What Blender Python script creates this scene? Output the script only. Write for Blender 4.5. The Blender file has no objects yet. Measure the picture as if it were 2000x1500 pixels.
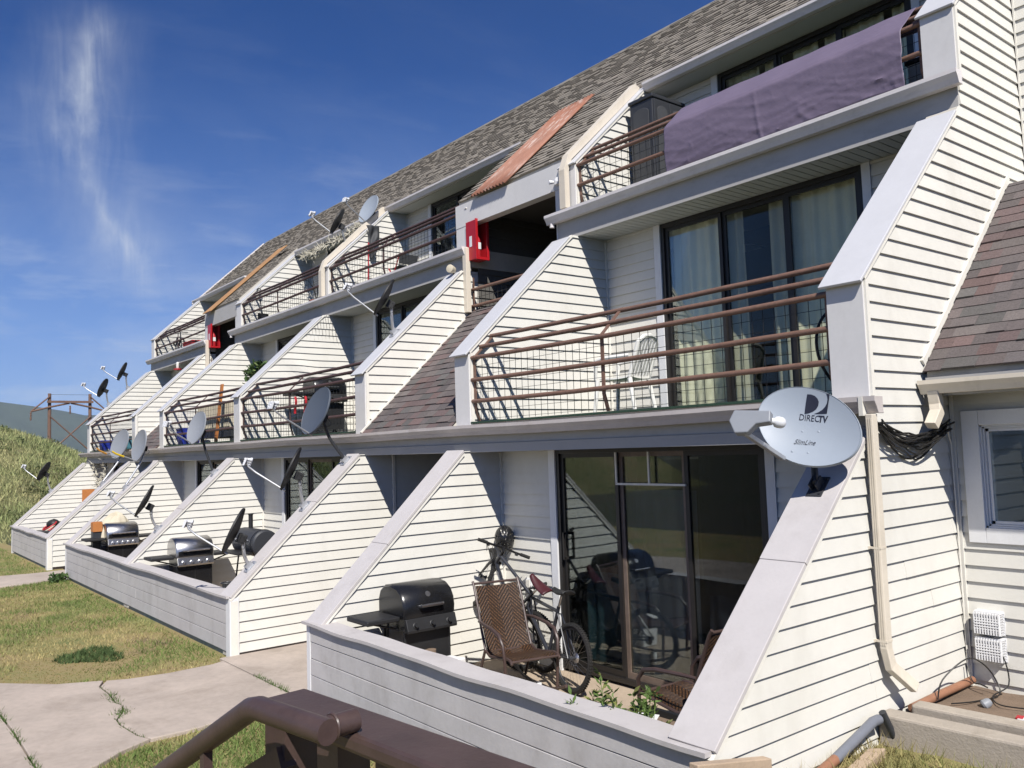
import bpy, bmesh, math, random
import numpy as np
from mathutils import Vector, Matrix, Quaternion, noise as mnoise
random.seed(7); rng = np.random.default_rng(7)
SC = bpy.context.scene
COL = SC.collection
R = math.radians

# ------------------------------------------------------------------ camera
def cam_axes(yaw, pit, rol):
    c, s = math.cos, math.sin
    f = Vector((-s(yaw)*c(pit), c(yaw)*c(pit), s(pit)))
    r = Vector((c(yaw), s(yaw), 0)); u = r.cross(f)
    return r*c(rol)+u*s(rol), u*c(rol)-r*s(rol), f
cr, cu, cf = cam_axes(R(51.4943), R(4.3591), R(-1.9167))
cd = bpy.data.cameras.new("camera"); cam = bpy.data.objects.new("camera", cd); COL.objects.link(cam)
M = Matrix((cr, cu, -cf)).transposed().to_4x4(); M.translation = Vector((3.0292, -3.6858, 2.3792))
cam.matrix_world = M
cd.sensor_width = 36; cd.lens = 36*1646.8/2000; cd.clip_start = .05; cd.clip_end = 20000
SC.camera = cam

# ------------------------------------------------------------------ light
SUN = Vector((.598, -.332, .731)).normalized()          # towards the sun
SUN_STRENGTH = 5.0; SKY_STRENGTH = 0.049
sl = bpy.data.lights.new("sun", 'SUN'); sl.energy = SUN_STRENGTH; sl.angle = R(.5); sl.color = (1, .96, .9)
so = bpy.data.objects.new("sun", sl); COL.objects.link(so)
so.rotation_mode = 'QUATERNION'; so.rotation_quaternion = (-SUN).to_track_quat('-Z', 'Y')
SC.view_settings.view_transform = 'Standard'; SC.view_settings.look = 'None'
SC.view_settings.exposure = 0.27; SC.view_settings.gamma = 1
SC.cycles.diffuse_bounces = 1; SC.cycles.max_bounces = 8; SC.cycles.transparent_max_bounces = 12
W = bpy.data.worlds.new("World"); SC.world = W; W.use_nodes = True

class NT:
    """tiny node helper"""
    def __init__(s, tree): s.t = tree; s.n = tree.nodes; s.l = tree.links
    def node(s, typ, **kw):
        n = s.n.new(typ)
        for k, v in kw.items(): setattr(n, k, v)
        return n
    def put(s, sock, v):
        if hasattr(v, 'default_value') or hasattr(v, 'is_linked'): s.l.new(v, sock)
        else: sock.default_value = v
    def math(s, op, a, b=None, c=None, clamp=False):
        n = s.n.new('ShaderNodeMath'); n.operation = op; n.use_clamp = clamp
        for i, v in enumerate((a, b, c)):
            if v is not None: s.put(n.inputs[i], v)
        return n.outputs[0]
    def noise(s, vec, scale, detail=4, rough=.55, dist=0.):
        n = s.n.new('ShaderNodeTexNoise'); n.inputs['Scale'].default_value = scale
        n.inputs['Detail'].default_value = detail; n.inputs['Roughness'].default_value = rough
        n.inputs['Distortion'].default_value = dist
        if vec is not None: s.l.new(vec, n.inputs['Vector'])
        return n.outputs['Fac']
    def ramp(s, fac, stops, interp='LINEAR'):
        n = s.n.new('ShaderNodeValToRGB'); n.color_ramp.interpolation = interp
        e = n.color_ramp.elements
        while len(e) < len(stops): e.new(.5)
        for el, (p, c) in zip(e, stops):
            el.position = p; el.color = (c, c, c, 1) if not hasattr(c, '__len__') else (*c[:3], 1)
        s.l.new(fac, n.inputs[0]); return n.outputs[0]
    def mix(s, fac, a, b, typ='MIX'):
        n = s.n.new('ShaderNodeMix'); n.data_type = 'RGBA'; n.blend_type = typ
        s.put(n.inputs[0], fac); s.put(n.inputs[6], a if not isinstance(a, tuple) else (*a[:3], 1)); s.put(n.inputs[7], b if not isinstance(b, tuple) else (*b[:3], 1))
        return n.outputs[2]
    def dot(s, vec, v):
        n = s.n.new('ShaderNodeVectorMath'); n.operation = 'DOT_PRODUCT'; s.l.new(vec, n.inputs[0]); n.inputs[1].default_value = v
        return n.outputs['Value']
    def mapping(s, vec, scale=(1, 1, 1), rot=(0, 0, 0)):
        n = s.n.new('ShaderNodeMapping'); s.l.new(vec, n.inputs[0]); n.inputs['Scale'].default_value = scale; n.inputs['Rotation'].default_value = rot
        return n.outputs[0]

def build_sky():
    w = NT(W.node_tree); W.node_tree.nodes.clear()
    sky = w.node('ShaderNodeTexSky'); sky.sky_type = 'NISHITA'; sky.sun_disc = False
    sky.sun_elevation = math.asin(SUN.z); sky.sun_rotation = math.atan2(SUN.x, SUN.y)
    sky.altitude = 2200; sky.air_density = 1.0; sky.dust_density = .6; sky.ozone_density = 3.0
    d = w.node('ShaderNodeTexCoord').outputs['Generated']
    # tangent frame round a fixed direction of the sky (west-north-west, 18 degrees up)
    c = Vector((-.926, .205, .318)).normalized(); r = Vector((.216, .976, 0)).normalized(); u = r.cross(c)*1; u = u if u.z > 0 else -u
    k = w.math('MAXIMUM', w.dot(d, c), .05)
    U = w.math('DIVIDE', w.dot(d, r), k); V = w.math('DIVIDE', w.dot(d, u), k)
    cmb = w.node('ShaderNodeCombineXYZ'); w.l.new(U, cmb.inputs[0]); w.l.new(V, cmb.inputs[1]); uv = cmb.outputs[0]
    wob = w.math('MULTIPLY', w.math('SUBTRACT', w.noise(uv, 9, 3), .5), .045)
    wob2 = w.math('MULTIPLY', w.math('SUBTRACT', w.noise(uv, 34, 5, .6), .5), .024)
    Ud = w.math('ADD', U, w.math('ADD', wob, wob2))
    # spine of the tall cirrus streak: U as a function of V
    cv = w.node('ShaderNodeFloatCurve'); pts = CLOUD_SPINE
    cm = cv.mapping.curves[0]
    cm.points[0].location = pts[0]; cm.points[1].location = pts[-1]
    for p in pts[1:-1]: cm.points.new(*p)
    cv.mapping.update()
    Vn = w.math('ADD', w.math('MULTIPLY', V, 1.6), .5, clamp=True)
    w.l.new(Vn, cv.inputs['Value'])
    spine = w.math('DIVIDE', w.math('SUBTRACT', cv.outputs[0], .5), 1.6)
    dist = w.math('ABSOLUTE', w.math('SUBTRACT', Ud, spine))
    core = w.math('SUBTRACT', 1, w.math('DIVIDE', dist, .020), clamp=True)
    halo = w.math('SUBTRACT', 1, w.math('DIVIDE', dist, .068), clamp=True)
    win = w.ramp(Vn, [(.24, 0), (.36, .9), (.44, .65), (.52, .8), (.62, 1), (.68, .9), (.745, 0)])
    strk = w.noise(w.mapping(uv, (36, 7, 1), (0, 0, .35)), 1.5, 6, .6, .9)
    big = w.noise(w.mapping(uv, (5, 9, 1)), 1.0, 6, .6, .4)
    m = w.math('MULTIPLY', w.math('ADD', w.math('MULTIPLY', w.math('POWER', core, 1.1), .20), w.math('MULTIPLY', w.math('POWER', halo, 1.3), .25)), win)
    m = w.math('MULTIPLY', m, w.math('ADD', w.math('MULTIPLY', w.ramp(strk, [(.28, 0), (.75, 1)]), 1.15), .32))
    # faint veils lower down and sideways streaks
    low = w.ramp(Vn, [(.0, .9), (.22, .75), (.42, .28), (.62, .08), (.85, .02)])
    veil = w.math('MULTIPLY', w.ramp(big, [(.40, 0), (.72, 1)]), low)
    side = w.math('MULTIPLY', w.ramp(w.noise(w.mapping(uv, (6, 26, 1), (0, 0, -.25)), 1.0, 5, .6, .3), [(.52, 0), (.75, 1)]), low)
    tot = w.math('ADD', m, w.math('ADD', w.math('MULTIPLY', veil, .42), w.math('MULTIPLY', side, .50)), clamp=True)
    sz = w.node('ShaderNodeSeparateXYZ'); w.l.new(d, sz.inputs[0])
    tot = w.math('MULTIPLY', tot, w.math('MULTIPLY', w.math('GREATER_THAN', w.dot(d, c), .2), w.ramp(sz.outputs[2], [(.0, 0), (.08, 1)])))
    hs = w.node('ShaderNodeHueSaturation'); hs.inputs['Saturation'].default_value = 1.32; hs.inputs['Value'].default_value = 1.12
    w.l.new(sky.outputs[0], hs.inputs['Color'])
    tintd = w.mix(1.0, hs.outputs[0], (.86, .93, 1.36), 'MULTIPLY')
    tintd = w.mix(w.ramp(sz.outputs[2], [(.03, .64), (.12, .46), (.27, .17), (.42, .02), (.6, 0)]), tintd, (5.4, 8.4, 14.6))
    colr = w.mix(tot, tintd, (12, 12.8, 14))
    bg = w.node('ShaderNodeBackground'); bg.inputs[1].default_value = SKY_STRENGTH; w.l.new(colr, bg.inputs[0])
    out = w.node('ShaderNodeOutputWorld'); w.l.new(bg.outputs[0], out.inputs[0])
CLOUD_SPINE = [(0, .66), (.25, .58), (.322, .55), (.393, .512), (.434, .494), (.473, .472), (.52, .459), (.577, .462), (.634, .473), (.70, .490), (1, .53)]
build_sky()

# ------------------------------------------------------------------ materials
def mat(name, col, rough=.6, var=.12, scale=3., metal=0., bump=0., bscale=40., stain=None, spec=.5, coat=0.):
    m = bpy.data.materials.new(name); m.use_nodes = True; t = NT(m.node_tree)
    b = m.node_tree.nodes['Principled BSDF']
    b.inputs['Roughness'].default_value = rough; b.inputs['Metallic'].default_value = metal
    b.inputs['Specular IOR Level'].default_value = spec; b.inputs['Coat Weight'].default_value = coat
    P = t.node('ShaderNodeNewGeometry').outputs['Position']
    n1 = t.noise(P, scale, 6, .6); n2 = t.noise(P, scale*11, 4, .6)
    f = t.math('ADD', t.math('MULTIPLY', n1, .65), t.math('MULTIPLY', n2, .35))
    c = tuple(col)
    out = t.mix(t.ramp(f, [(.3, 0), (.7, 1)]), tuple(x*(1-var) for x in c), tuple(min(1, x*(1+var)) for x in c))
    if stain:
        sc_, amount, sv = stain
        s = t.ramp(t.noise(t.mapping(P, sv), sc_, 7, .65, .4), [(.52, 0), (.75, 1)])
        out = t.mix(t.math('MULTIPLY', s, amount), out, tuple(x*.45 for x in (c[0], c[1]*.93, c[2]*.82)))
    t.l.new(out, b.inputs['Base Color'])
    rr = t.math('ADD', rough-.08, t.math('MULTIPLY', n2, .16)); t.l.new(rr, b.inputs['Roughness'])
    if bump:
        bn = t.node('ShaderNodeBump'); bn.inputs['Strength'].default_value = bump; bn.inputs['Distance'].default_value = .01
        t.l.new(t.noise(P, bscale, 5, .6), bn.inputs['Height']); t.l.new(bn.outputs[0], b.inputs['Normal'])
    return m
def attr_mat(name, rough=.9, bump=.3, bscale=120., var=.25, vscale=60., trans=0.):
    """colour comes from the per-face colour the mesh was built with (a tab's or a leaf's own colour)"""
    m = bpy.data.materials.new(name); m.use_nodes = True; t = NT(m.node_tree); b = m.node_tree.nodes['Principled BSDF']
    a = t.node('ShaderNodeAttribute'); a.attribute_name = 'col'
    P = t.node('ShaderNodeNewGeometry').outputs['Position']
    v = t.ramp(t.noise(P, vscale, 4, .7), [(.25, 1-var), (.75, 1+var)])
    t.l.new(t.mix(1.0, a.outputs['Color'], v, 'MULTIPLY'), b.inputs['Base Color'])
    b.inputs['Roughness'].default_value = rough; b.inputs['Specular IOR Level'].default_value = .3
    if bump:
        bn = t.node('ShaderNodeBump'); bn.inputs['Strength'].default_value = bump; bn.inputs['Distance'].default_value = .004
        t.l.new(t.noise(P, bscale, 4, .7), bn.inputs['Height']); t.l.new(bn.outputs[0], b.inputs['Normal'])
    if trans:
        tr = t.node('ShaderNodeBsdfTranslucent'); t.l.new(a.outputs['Color'], tr.inputs[0])
        mx = t.node('ShaderNodeMixShader'); mx.inputs[0].default_value = trans
        t.l.new(b.outputs[0], mx.inputs[1]); t.l.new(tr.outputs[0], mx.inputs[2])
        t.l.new(mx.outputs[0], m.node_tree.nodes['Material Output'].inputs[0])
    return m
def glass_mat(name, tint=(.75, .8, .78), refl=1.0):
    m = bpy.data.materials.new(name); m.use_nodes = True; t = NT(m.node_tree); t.n.clear()
    tr = t.node('ShaderNodeBsdfTransparent'); tr.inputs[0].default_value = (*tint, 1)
    gl = t.node('ShaderNodeBsdfGlossy'); gl.inputs['Roughness'].default_value = .01; gl.inputs[0].default_value = (.9, .95, .95, 1)
    fr = t.node('ShaderNodeFresnel'); fr.inputs[0].default_value = 1.52
    f = t.math('MULTIPLY', fr.outputs[0], 1.15*refl, clamp=True)
    bn = t.node('ShaderNodeBump'); bn.inputs['Strength'].default_value = .02; bn.inputs['Distance'].default_value = .02
    t.l.new(t.noise(t.node('ShaderNodeNewGeometry').outputs['Position'], 1.6, 2), bn.inputs['Height']); t.l.new(bn.outputs[0], gl.inputs['Normal'])
    mx = t.node('ShaderNodeMixShader'); t.l.new(f, mx.inputs[0]); t.l.new(tr.outputs[0], mx.inputs[1]); t.l.new(gl.outputs[0], mx.inputs[2])
    o = t.node('ShaderNodeOutputMaterial'); t.l.new(mx.outputs[0], o.inputs[0])
    return m
MT = {}
MT['siding'] = mat('cream_vinyl_siding', (.715, .694, .628), .5, .05, 1.3, bump=.22, bscale=3.2, stain=(1.9, .17, (1, 1, .35)))
MT['siding_core'] = mat('wall_sheathing', (.5, .47, .41), .8)
MT['trim'] = mat('cream_trim', (.78, .75, .67), .5, .05, 4, stain=(6, .2, (1, 1, .5)))
MT['white'] = mat('white_trim', (.78, .78, .78), .45, .05, 5, stain=(6, .15, (1, 1, .4)))
MT['cap_wood'] = mat('mauve_grey_painted_board', (.535, .503, .488), .6, .06, 4, bump=.1, bscale=60, stain=(3, .22, (1, 1, 1)))
MT['cap_metal'] = mat('pale_metal_cap', (.565, .565, .578), .42, .05, 3, bump=.06, bscale=5)
MT['post'] = mat('pale_grey_post_metal', (.69, .675, .655), .5, .06, 2, bump=.12, bscale=4, stain=(4, .15, (1, 1, .4)))
MT['fascia'] = mat('taupe_grey_fascia', (.46, .445, .42), .6, .06, 3, stain=(3, .25, (1, 1, 3)))
MT['fascia_low'] = mat('taupe_lower_fascia', (.42, .405, .38), .6, .06, 3)
MT['gutter'] = mat('beige_gutter', (.55, .50, .47), .5, .1, 3, stain=(5, .45, (.6, 1, 4)))
MT['gutter_white'] = mat('white_gutter', (.72, .68, .66), .45, .08, 3, stain=(5, .3, (1, 1, 4)))
MT['downspout'] = mat('beige_downspout', (.68, .61, .50), .5, .06, 4, stain=(5, .25, (1, 1, .5)))
MT['board'] = mat('weathered_painted_board', (.56, .535, .52), .65, .10, 2.2, bump=.15, bscale=50, stain=(2.6, .35, (1, 1, .5)))
MT['foundation'] = mat('grey_green_foundation', (.28, .32, .30), .9, .2, 6, bump=.4, stain=(4, .4, (1, 1, 1)))
MT['baseboard'] = mat('dark_brown_skirting', (.032, .022, .019), .6, .2, 4)
MT['soffit'] = mat('soffit_vinyl', (.56, .56, .53), .6, .04)
MT['carpet'] = mat('green_outdoor_carpet', (.02, .05, .03), .95, .3, 30, bump=.5)
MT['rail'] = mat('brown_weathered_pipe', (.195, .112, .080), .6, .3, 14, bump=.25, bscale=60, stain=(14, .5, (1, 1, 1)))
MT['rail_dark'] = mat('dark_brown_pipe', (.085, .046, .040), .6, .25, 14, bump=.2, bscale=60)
MT['mesh'] = mat('black_wire', (.02, .02, .02), .6, .2)
MT['frame'] = mat('dark_bronze_frame', (.018, .016, .015), .45, .2)
MT['sash_sunlit'] = mat('sunlit_bronze_sash', (.16, .12, .095), .5, .3, 9)  # mid bronze puts sunlight on the black sash into its colour
MT['glass'] = glass_mat('tinted_glass', (.66, .68, .68), .45); MT['glass_clear'] = glass_mat('clear_glass', (.95, .96, .92), .35)
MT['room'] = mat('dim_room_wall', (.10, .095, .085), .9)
MT['curtain_white'] = mat('white_curtain', (.86, .84, .68), .9, .08, 4)
MT['curtain_grey'] = mat('grey_curtain', (.46, .46, .39), .9, .08, 4)
MT['curtain_dark'] = mat('dark_navy_curtain', (.085, .095, .12), .9, .2, 4)
MT['curtain_slate'] = mat('slate_blue_curtain', (.26, .28, .33), .9, .2, 4)
MT['curtain_olive'] = mat('olive_grey_curtain', (.052, .054, .052), .9, .2, 2)
MT['teal'] = mat('teal_cloth', (.11, .22, .25), .85, .2, 5)
MT['shingle'] = attr_mat('roof_shingle', .95, .5, 160, .3, 70)
MT['rust'] = mat('rusted_corrugated_metal', (.30, .130, .080), .6, .25, 3, bump=.2, stain=(9, .25, (1, .5, .5)))
def streaked_rust():
    m = MT['rust']; t = NT(m.node_tree); b = m.node_tree.nodes['Principled BSDF']; P = t.node('ShaderNodeNewGeometry').outputs['Position']
    src = b.inputs['Base Color'].links[0].from_socket
    f = t.math('MULTIPLY', t.ramp(t.noise(t.mapping(P, (16, 2.2, 2.2)), 1.3, 6, .7, .3), [(.50, 0), (.62, 1)]), t.ramp(t.noise(P, 1.5, 3), [(.40, 0), (.62, 1)]))
    t.l.new(t.mix(t.math('MULTIPLY', f, .75), src, (.55, .47, .42)), b.inputs['Base Color'])
streaked_rust()
MT['ply'] = mat('weathered_plywood', (.42, .23, .10), .75, .2, 3, bump=.2, stain=(6, .3, (1, .4, .4)))
MT['concrete'] = mat('pinkish_concrete', (.45, .378, .318), .9, .20, 1.4, bump=.5, bscale=110, stain=(1.5, .42, (1, 1, 1)))
MT['patio'] = mat('tan_patio_concrete', (.44, .35, .26), .9, .14, 2, bump=.3, bscale=80, stain=(2, .4, (1, 1, 1)))
MT['dirt'] = mat('brown_soil', (.19, .135, .095), .95, .3, 4, bump=.6, bscale=50)
MT['kerb'] = mat('grey_tan_kerb', (.40, .35, .29), .9, .14, 3, bump=.4, bscale=60, stain=(3, .4, (1, 1, 1)))
MT['steel_brown'] = mat('brown_painted_steel', (.072, .046, .040), .42, .22, 7, bump=.14, bscale=30, spec=.5, stain=(8, .35, (1, 1, 1)))
MT['black'] = mat('black_enamel', (.012, .012, .013), .25, .2, 6)
MT['black_matte'] = mat('black_plastic', (.016, .016, .017), .55, .2, 9)
MT['rubber'] = mat('tyre_rubber', (.018, .017, .016), .85, .3, 20, bump=.4, bscale=200)
MT['steel'] = mat('brushed_stainless', (.46, .45, .44), .3, .1, 8, metal=1.)
MT['galv'] = mat('galvanised_steel', (.46, .47, .49), .42, .16, 10, metal=.6)
MT['dish_front'] = mat('pale_grey_dish_paint', (.31, .35, .40), .45, .03, 2)
MT['dish_slate'] = mat('slate_grey_dish_paint', (.075, .09, .115), .5, .05, 3)
MT['dish_dark'] = mat('charcoal_dish_paint', (.035, .035, .038), .5, .1, 4)
MT['dish_mid'] = mat('mid_grey_dish_paint', (.25, .265, .29), .5, .04, 3)
MT['dish_back'] = mat('dish_back_shade_black', (.010, .010, .011), .6, .2, 9)  # near-black puts the shade on the dish backs into the colour
MT['lnb'] = mat('white_feed_plastic', (.66, .67, .69), .4, .05)
MT['ink'] = mat('dark_navy_print', (.014, .016, .03), .5, .05)
MT['yellow'] = mat('yellow_tape', (.72, .50, .03), .5, .1)
MT['orange_tape'] = mat('orange_tape', (.68, .33, .05), .5, .1)
MT['red'] = mat('red_enamel', (.42, .012, .018), .35, .1, 4)
MT['red_plastic'] = mat('red_plastic', (.45, .02, .03), .5, .1)
MT['blue'] = mat('blue_plastic', (.02, .04, .36), .45, .15)
MT['teal_plastic'] = mat('teal_plastic', (.08, .24, .30), .5, .1)
MT['navy'] = mat('navy_enamel', (.012, .016, .06), .4, .1)
MT['orange'] = mat('orange_wood', (.48, .18, .05), .6, .15, 6)
MT['terracotta'] = mat('terracotta', (.38, .10, .05), .8, .15, 6)
MT['cream_cloth'] = mat('cream_canvas', (.56, .50, .38), .9, .1, 4, bump=.3, bscale=30)
MT['purple'] = mat('purple_nylon', (.170, .136, .190), .5, .06, 2, bump=.6, bscale=11)
MT['tarp'] = mat('charcoal_tarp', (.05, .052, .056), .7, .15, 4)
MT['cabinet'] = mat('charcoal_plastic', (.035, .037, .042), .5, .08)
MT['white_plastic'] = mat('white_resin', (.80, .79, .74), .4, .04)
MT['cable'] = mat('black_cable', (.014, .013, .012), .5, .1)
MT['bone'] = mat('pale_antler', (.62, .58, .47), .7, .15, 9)
MT['copper'] = mat('orange_pvc_pipe', (.30, .145, .085), .5, .15, 8)
MT['pipe_grey'] = mat('blue_grey_hose', (.17, .18, .21), .45, .1)
MT['wood'] = mat('tan_timber', (.45, .34, .24), .8, .15, 6, bump=.3)
MT['leaf'] = attr_mat('leaf', .6, 0, trans=.3, var=.15)
MT['grass'] = attr_mat('grass_blade', .8, 0, trans=.25, var=.12, vscale=9)
MT['rustpole'] = mat('weathered_brown_pole', (.17, .10, .07), .85, .25, 3)
MT['mesh_white'] = mat('white_vent_plastic', (.82, .82, .82), .45, .03)
MT['bike_frame'] = mat('dark_blue_grey_frame_paint', (.03, .032, .04), .3, .1)
MT['silver'] = mat('silver_metal', (.55, .55, .56), .3, .1, 9, metal=1.)
MT['lettering'] = mat('silver_lettering', (.55, .55, .56), .5, .02)
MT['maroon'] = mat('maroon_vinyl', (.055, .008, .013), .5, .1)
def wicker_mat():
    m = bpy.data.materials.new('brown_herringbone_wicker'); m.use_nodes = True; t = NT(m.node_tree); b = m.node_tree.nodes['Principled BSDF']
    uv = t.node('ShaderNodeTexCoord').outputs['UV']
    s = t.node('ShaderNodeSeparateXYZ'); t.l.new(uv, s.inputs[0])
    x = t.math('ABSOLUTE', t.math('SUBTRACT', t.math('FRACT', t.math('MULTIPLY', s.outputs[0], 1.0)), .5))
    d = t.math('ADD', t.math('MULTIPLY', s.outputs[1], 21.), t.math('MULTIPLY', t.math('ABSOLUTE', t.math('SUBTRACT', t.math('FRACT', t.math('MULTIPLY', s.outputs[0], 2.0)), .5)), 7.))
    q = t.math('FRACT', d)
    cell = t.math('FRACT', t.math('SUBTRACT', t.math('MULTIPLY', s.outputs[0], 22), t.math('MULTIPLY', s.outputs[1], 5)))
    stripe = t.ramp(q, [(0, .1), (.2, 1), (.6, 1), (.85, .1), (1, .1)])
    tone = t.noise(t.mapping(uv, (9, 22, 1)), 3.2, 4, .7)
    base = t.ramp(tone, [(.32, (.022, .012, .008)), (.52, (.085, .040, .018)), (.72, (.36, .18, .07))])
    base = t.mix(t.ramp(cell, [(0, 0), (.5, .55), (1, 0)]), base, (.02, .012, .008))
    t.l.new(t.mix(stripe, (.008, .006, .005), base), b.inputs['Base Color']); b.inputs['Roughness'].default_value = .5
    bn = t.node('ShaderNodeBump'); bn.inputs['Distance'].default_value = .01; bn.inputs['Strength'].default_value = .7
    t.l.new(stripe, bn.inputs['Height']); t.l.new(bn.outputs[0], b.inputs['Normal'])
    return m
MT['wicker'] = wicker_mat()

# ------------------------------------------------------------------ mesh builder
class MB:
    def __init__(s): s.v = []; s.f = []; s.c = []; s.uv = {}
    def add(s, vs, fs, col=None):
        o = len(s.v); s.v += [tuple(v) for v in vs]
        for f in fs: s.f.append([i+o for i in f]); s.c.append(col)
        return s
    def box(s, x0, x1, y0, y1, z0, z1, col=None):
        v = [(x, y, z) for z in (z0, z1) for x, y in ((x0, y0), (x1, y0), (x1, y1), (x0, y1))]
        return s.add(v, [(0, 3, 2, 1), (4, 5, 6, 7), (0, 1, 5, 4), (1, 2, 6, 5), (2, 3, 7, 6), (3, 0, 4, 7)], col)
    def obox(s, c, ax, ay, az, col=None):
        """oriented box: centre and three half-axis vectors"""
        c, ax, ay, az = map(Vector, (c, ax, ay, az))
        v = [c+sx*ax+sy*ay+sz*az for sz in (-1, 1) for sx, sy in ((-1, -1), (1, -1), (1, 1), (-1, 1))]
        return s.add(v, [(0, 3, 2, 1), (4, 5, 6, 7), (0, 1, 5, 4), (1, 2, 6, 5), (2, 3, 7, 6), (3, 0, 4, 7)], col)
    def prism_x(s, poly, x0, x1, col=None):
        """polygon in (y, z) swept from x0 to x1"""
        n = len(poly)
        v = [(x0, y, z) for y, z in poly]+[(x1, y, z) for y, z in poly]
        return s.add(v, [list(range(n))[::-1], list(range(n, 2*n))]+[(i, (i+1) % n, (i+1) % n+n, i+n) for i in range(n)], col)
    def prism(s, pts, d, col=None):
        n = len(pts); d = Vector(d); pts = [Vector(p) for p in pts]
        return s.add(pts+[p+d for p in pts], [list(range(n))[::-1], list(range(n, 2*n))]+[(i, (i+1) % n, (i+1) % n+n, i+n) for i in range(n)], col)
    def tube(s, pts, r, n=8, caps=True, col=None, squash=None):
        pts = [Vector(p) for p in pts]; rs = r if hasattr(r, '__len__') else [r]*len(pts)
        rings = []; prev = None
        for i, p in enumerate(pts):
            a = pts[max(0, i-1)]; b = pts[min(len(pts)-1, i+1)]; t = (b-a).normalized()
            if prev is None:
                h = Vector((0, 0, 1)) if abs(t.z) < .9 else Vector((1, 0, 0)); x = t.cross(h).normalized()
            else:
                x = (prev-t*prev.dot(t)).normalized()
            prev = x; y = t.cross(x)
            if i and i < len(pts)-1:
                cosang = max(.5, ((p-a).normalized().dot((b-p).normalized())+1)/2)**.5
            else: cosang = 1
            rings.append([p+(x*math.cos(2*math.pi*k/n)+y*math.sin(2*math.pi*k/n))*rs[i]/cosang**.5 for k in range(n)])
        vs = [v for rg in rings for v in rg]; fs = []
        for i in range(len(pts)-1):
            for k in range(n): fs.append((i*n+k, i*n+(k+1) % n, (i+1)*n+(k+1) % n, (i+1)*n+k))
        if caps: fs += [list(range(n))[::-1], [len(vs)-n+k for k in range(n)]]
        return s.add(vs, fs, col)
    def torus(s, c, u, v, R_, r, n=40, m=8, col=None):
        c, u, v = Vector(c), Vector(u).normalized(), Vector(v).normalized(); w = u.cross(v)
        vs = []; fs = []
        for i in range(n):
            a = 2*math.pi*i/n; d = u*math.cos(a)+v*math.sin(a)
            for k in range(m):
                b = 2*math.pi*k/m; vs.append(c+d*(R_+r*math.cos(b))+w*(r*math.sin(b)))
        for i in range(n):
            for k in range(m): fs.append((i*m+k, ((i+1) % n)*m+k, ((i+1) % n)*m+(k+1) % m, i*m+(k+1) % m))
        return s.add(vs, fs, col)
    def lathe(s, c, axis, prof, n=20, col=None, ref=None):
        c = Vector(c); w = Vector(axis).normalized(); h = Vector(ref) if ref else (Vector((0, 0, 1)) if abs(w.z) < .9 else Vector((1, 0, 0)))
        u = w.cross(h).normalized(); v = w.cross(u); vs = []; fs = []
        for r, z in prof:
            for k in range(n):
                a = 2*math.pi*k/n; vs.append(c+w*z+(u*math.cos(a)+v*math.sin(a))*r)
        for i in range(len(prof)-1):
            for k in range(n): fs.append((i*n+k, i*n+(k+1) % n, (i+1)*n+(k+1) % n, (i+1)*n+k))
        fs += [list(range(n))[::-1], [len(vs)-n+k for k in range(n)]]
        return s.add(vs, fs, col)
    def grid(s, fn, nu, nv, thick=None, col=None, closed=False):
        vs = [fn(i/nu, j/nv) for j in range(nv+1) for i in range(nu+1)]
        fs = [(j*(nu+1)+i, j*(nu+1)+i+1, (j+1)*(nu+1)+i+1, (j+1)*(nu+1)+i) for j in range(nv) for i in range(nu)]
        return s.add(vs, fs, col)
    def xf(s, m, start=0):
        for i in range(start, len(s.v)): s.v[i] = tuple(m @ Vector(s.v[i]))
        return s
    def build(s, name, m, parent=None, smooth=False, uv=None, solid=0., bevel=0.):
        me = bpy.data.meshes.new(name)
        off = world_loc(parent) if parent else Vector()
        me.from_pydata([(v[0]-off.x, v[1]-off.y, v[2]-off.z) for v in s.v], [], s.f)
        me.materials.append(MT[m] if isinstance(m, str) else m)
        if any(c is not None for c in s.c):
            a = me.color_attributes.new('col', 'FLOAT_COLOR', 'CORNER')
            arr = np.empty((len(me.loops), 4), np.float32); k = 0
            for f, c in zip(s.f, s.c):
                c = c or (.5, .5, .5); arr[k:k+len(f)] = (c[0], c[1], c[2], 1); k += len(f)
            a.data.foreach_set('color', arr.ravel())
        if uv is not None:
            l = me.uv_layers.new(name='uv')
            for lp in me.loops: l.data[lp.index].uv = uv(Vector(s.v[lp.vertex_index]))
        if smooth:
            me.polygons.foreach_set('use_smooth', [True]*len(me.polygons))
            try: me.set_sharp_from_angle(angle=R(40))
            except Exception: pass
        me.update(); o = bpy.data.objects.new(name, me); COL.objects.link(o)
        if parent: o.parent = parent
        if solid:
            md = o.modifiers.new('solid', 'SOLIDIFY'); md.thickness = solid; md.offset = 0
        if bevel:
            md = o.modifiers.new('bevel', 'BEVEL'); md.width = bevel; md.segments = 2; md.limit_method = 'ANGLE'; md.angle_limit = R(35)
            md.harden_normals = False
        return o
def world_loc(o):
    v = Vector()
    while o is not None: v += o.location; o = o.parent
    return v
def tag(o, label, cat, group=None, kind=None):
    if label: o['label'] = label
    if cat: o['category'] = cat
    if group: o['group'] = group
    if kind: o['kind'] = kind
    return o
def thing(name, label, cat, loc=(0, 0, 0), group=None):
    o = bpy.data.objects.new(name, None); o.empty_display_size = .2; COL.objects.link(o); o.location = loc
    return tag(o, label, cat, group)
def structure(o): o['kind'] = 'structure'; return o
def copy_tree(o, parent=None):
    c = o.copy(); COL.objects.link(c); c.parent = parent
    for ch in list(o.children): copy_tree(ch, c)
    return c
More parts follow.
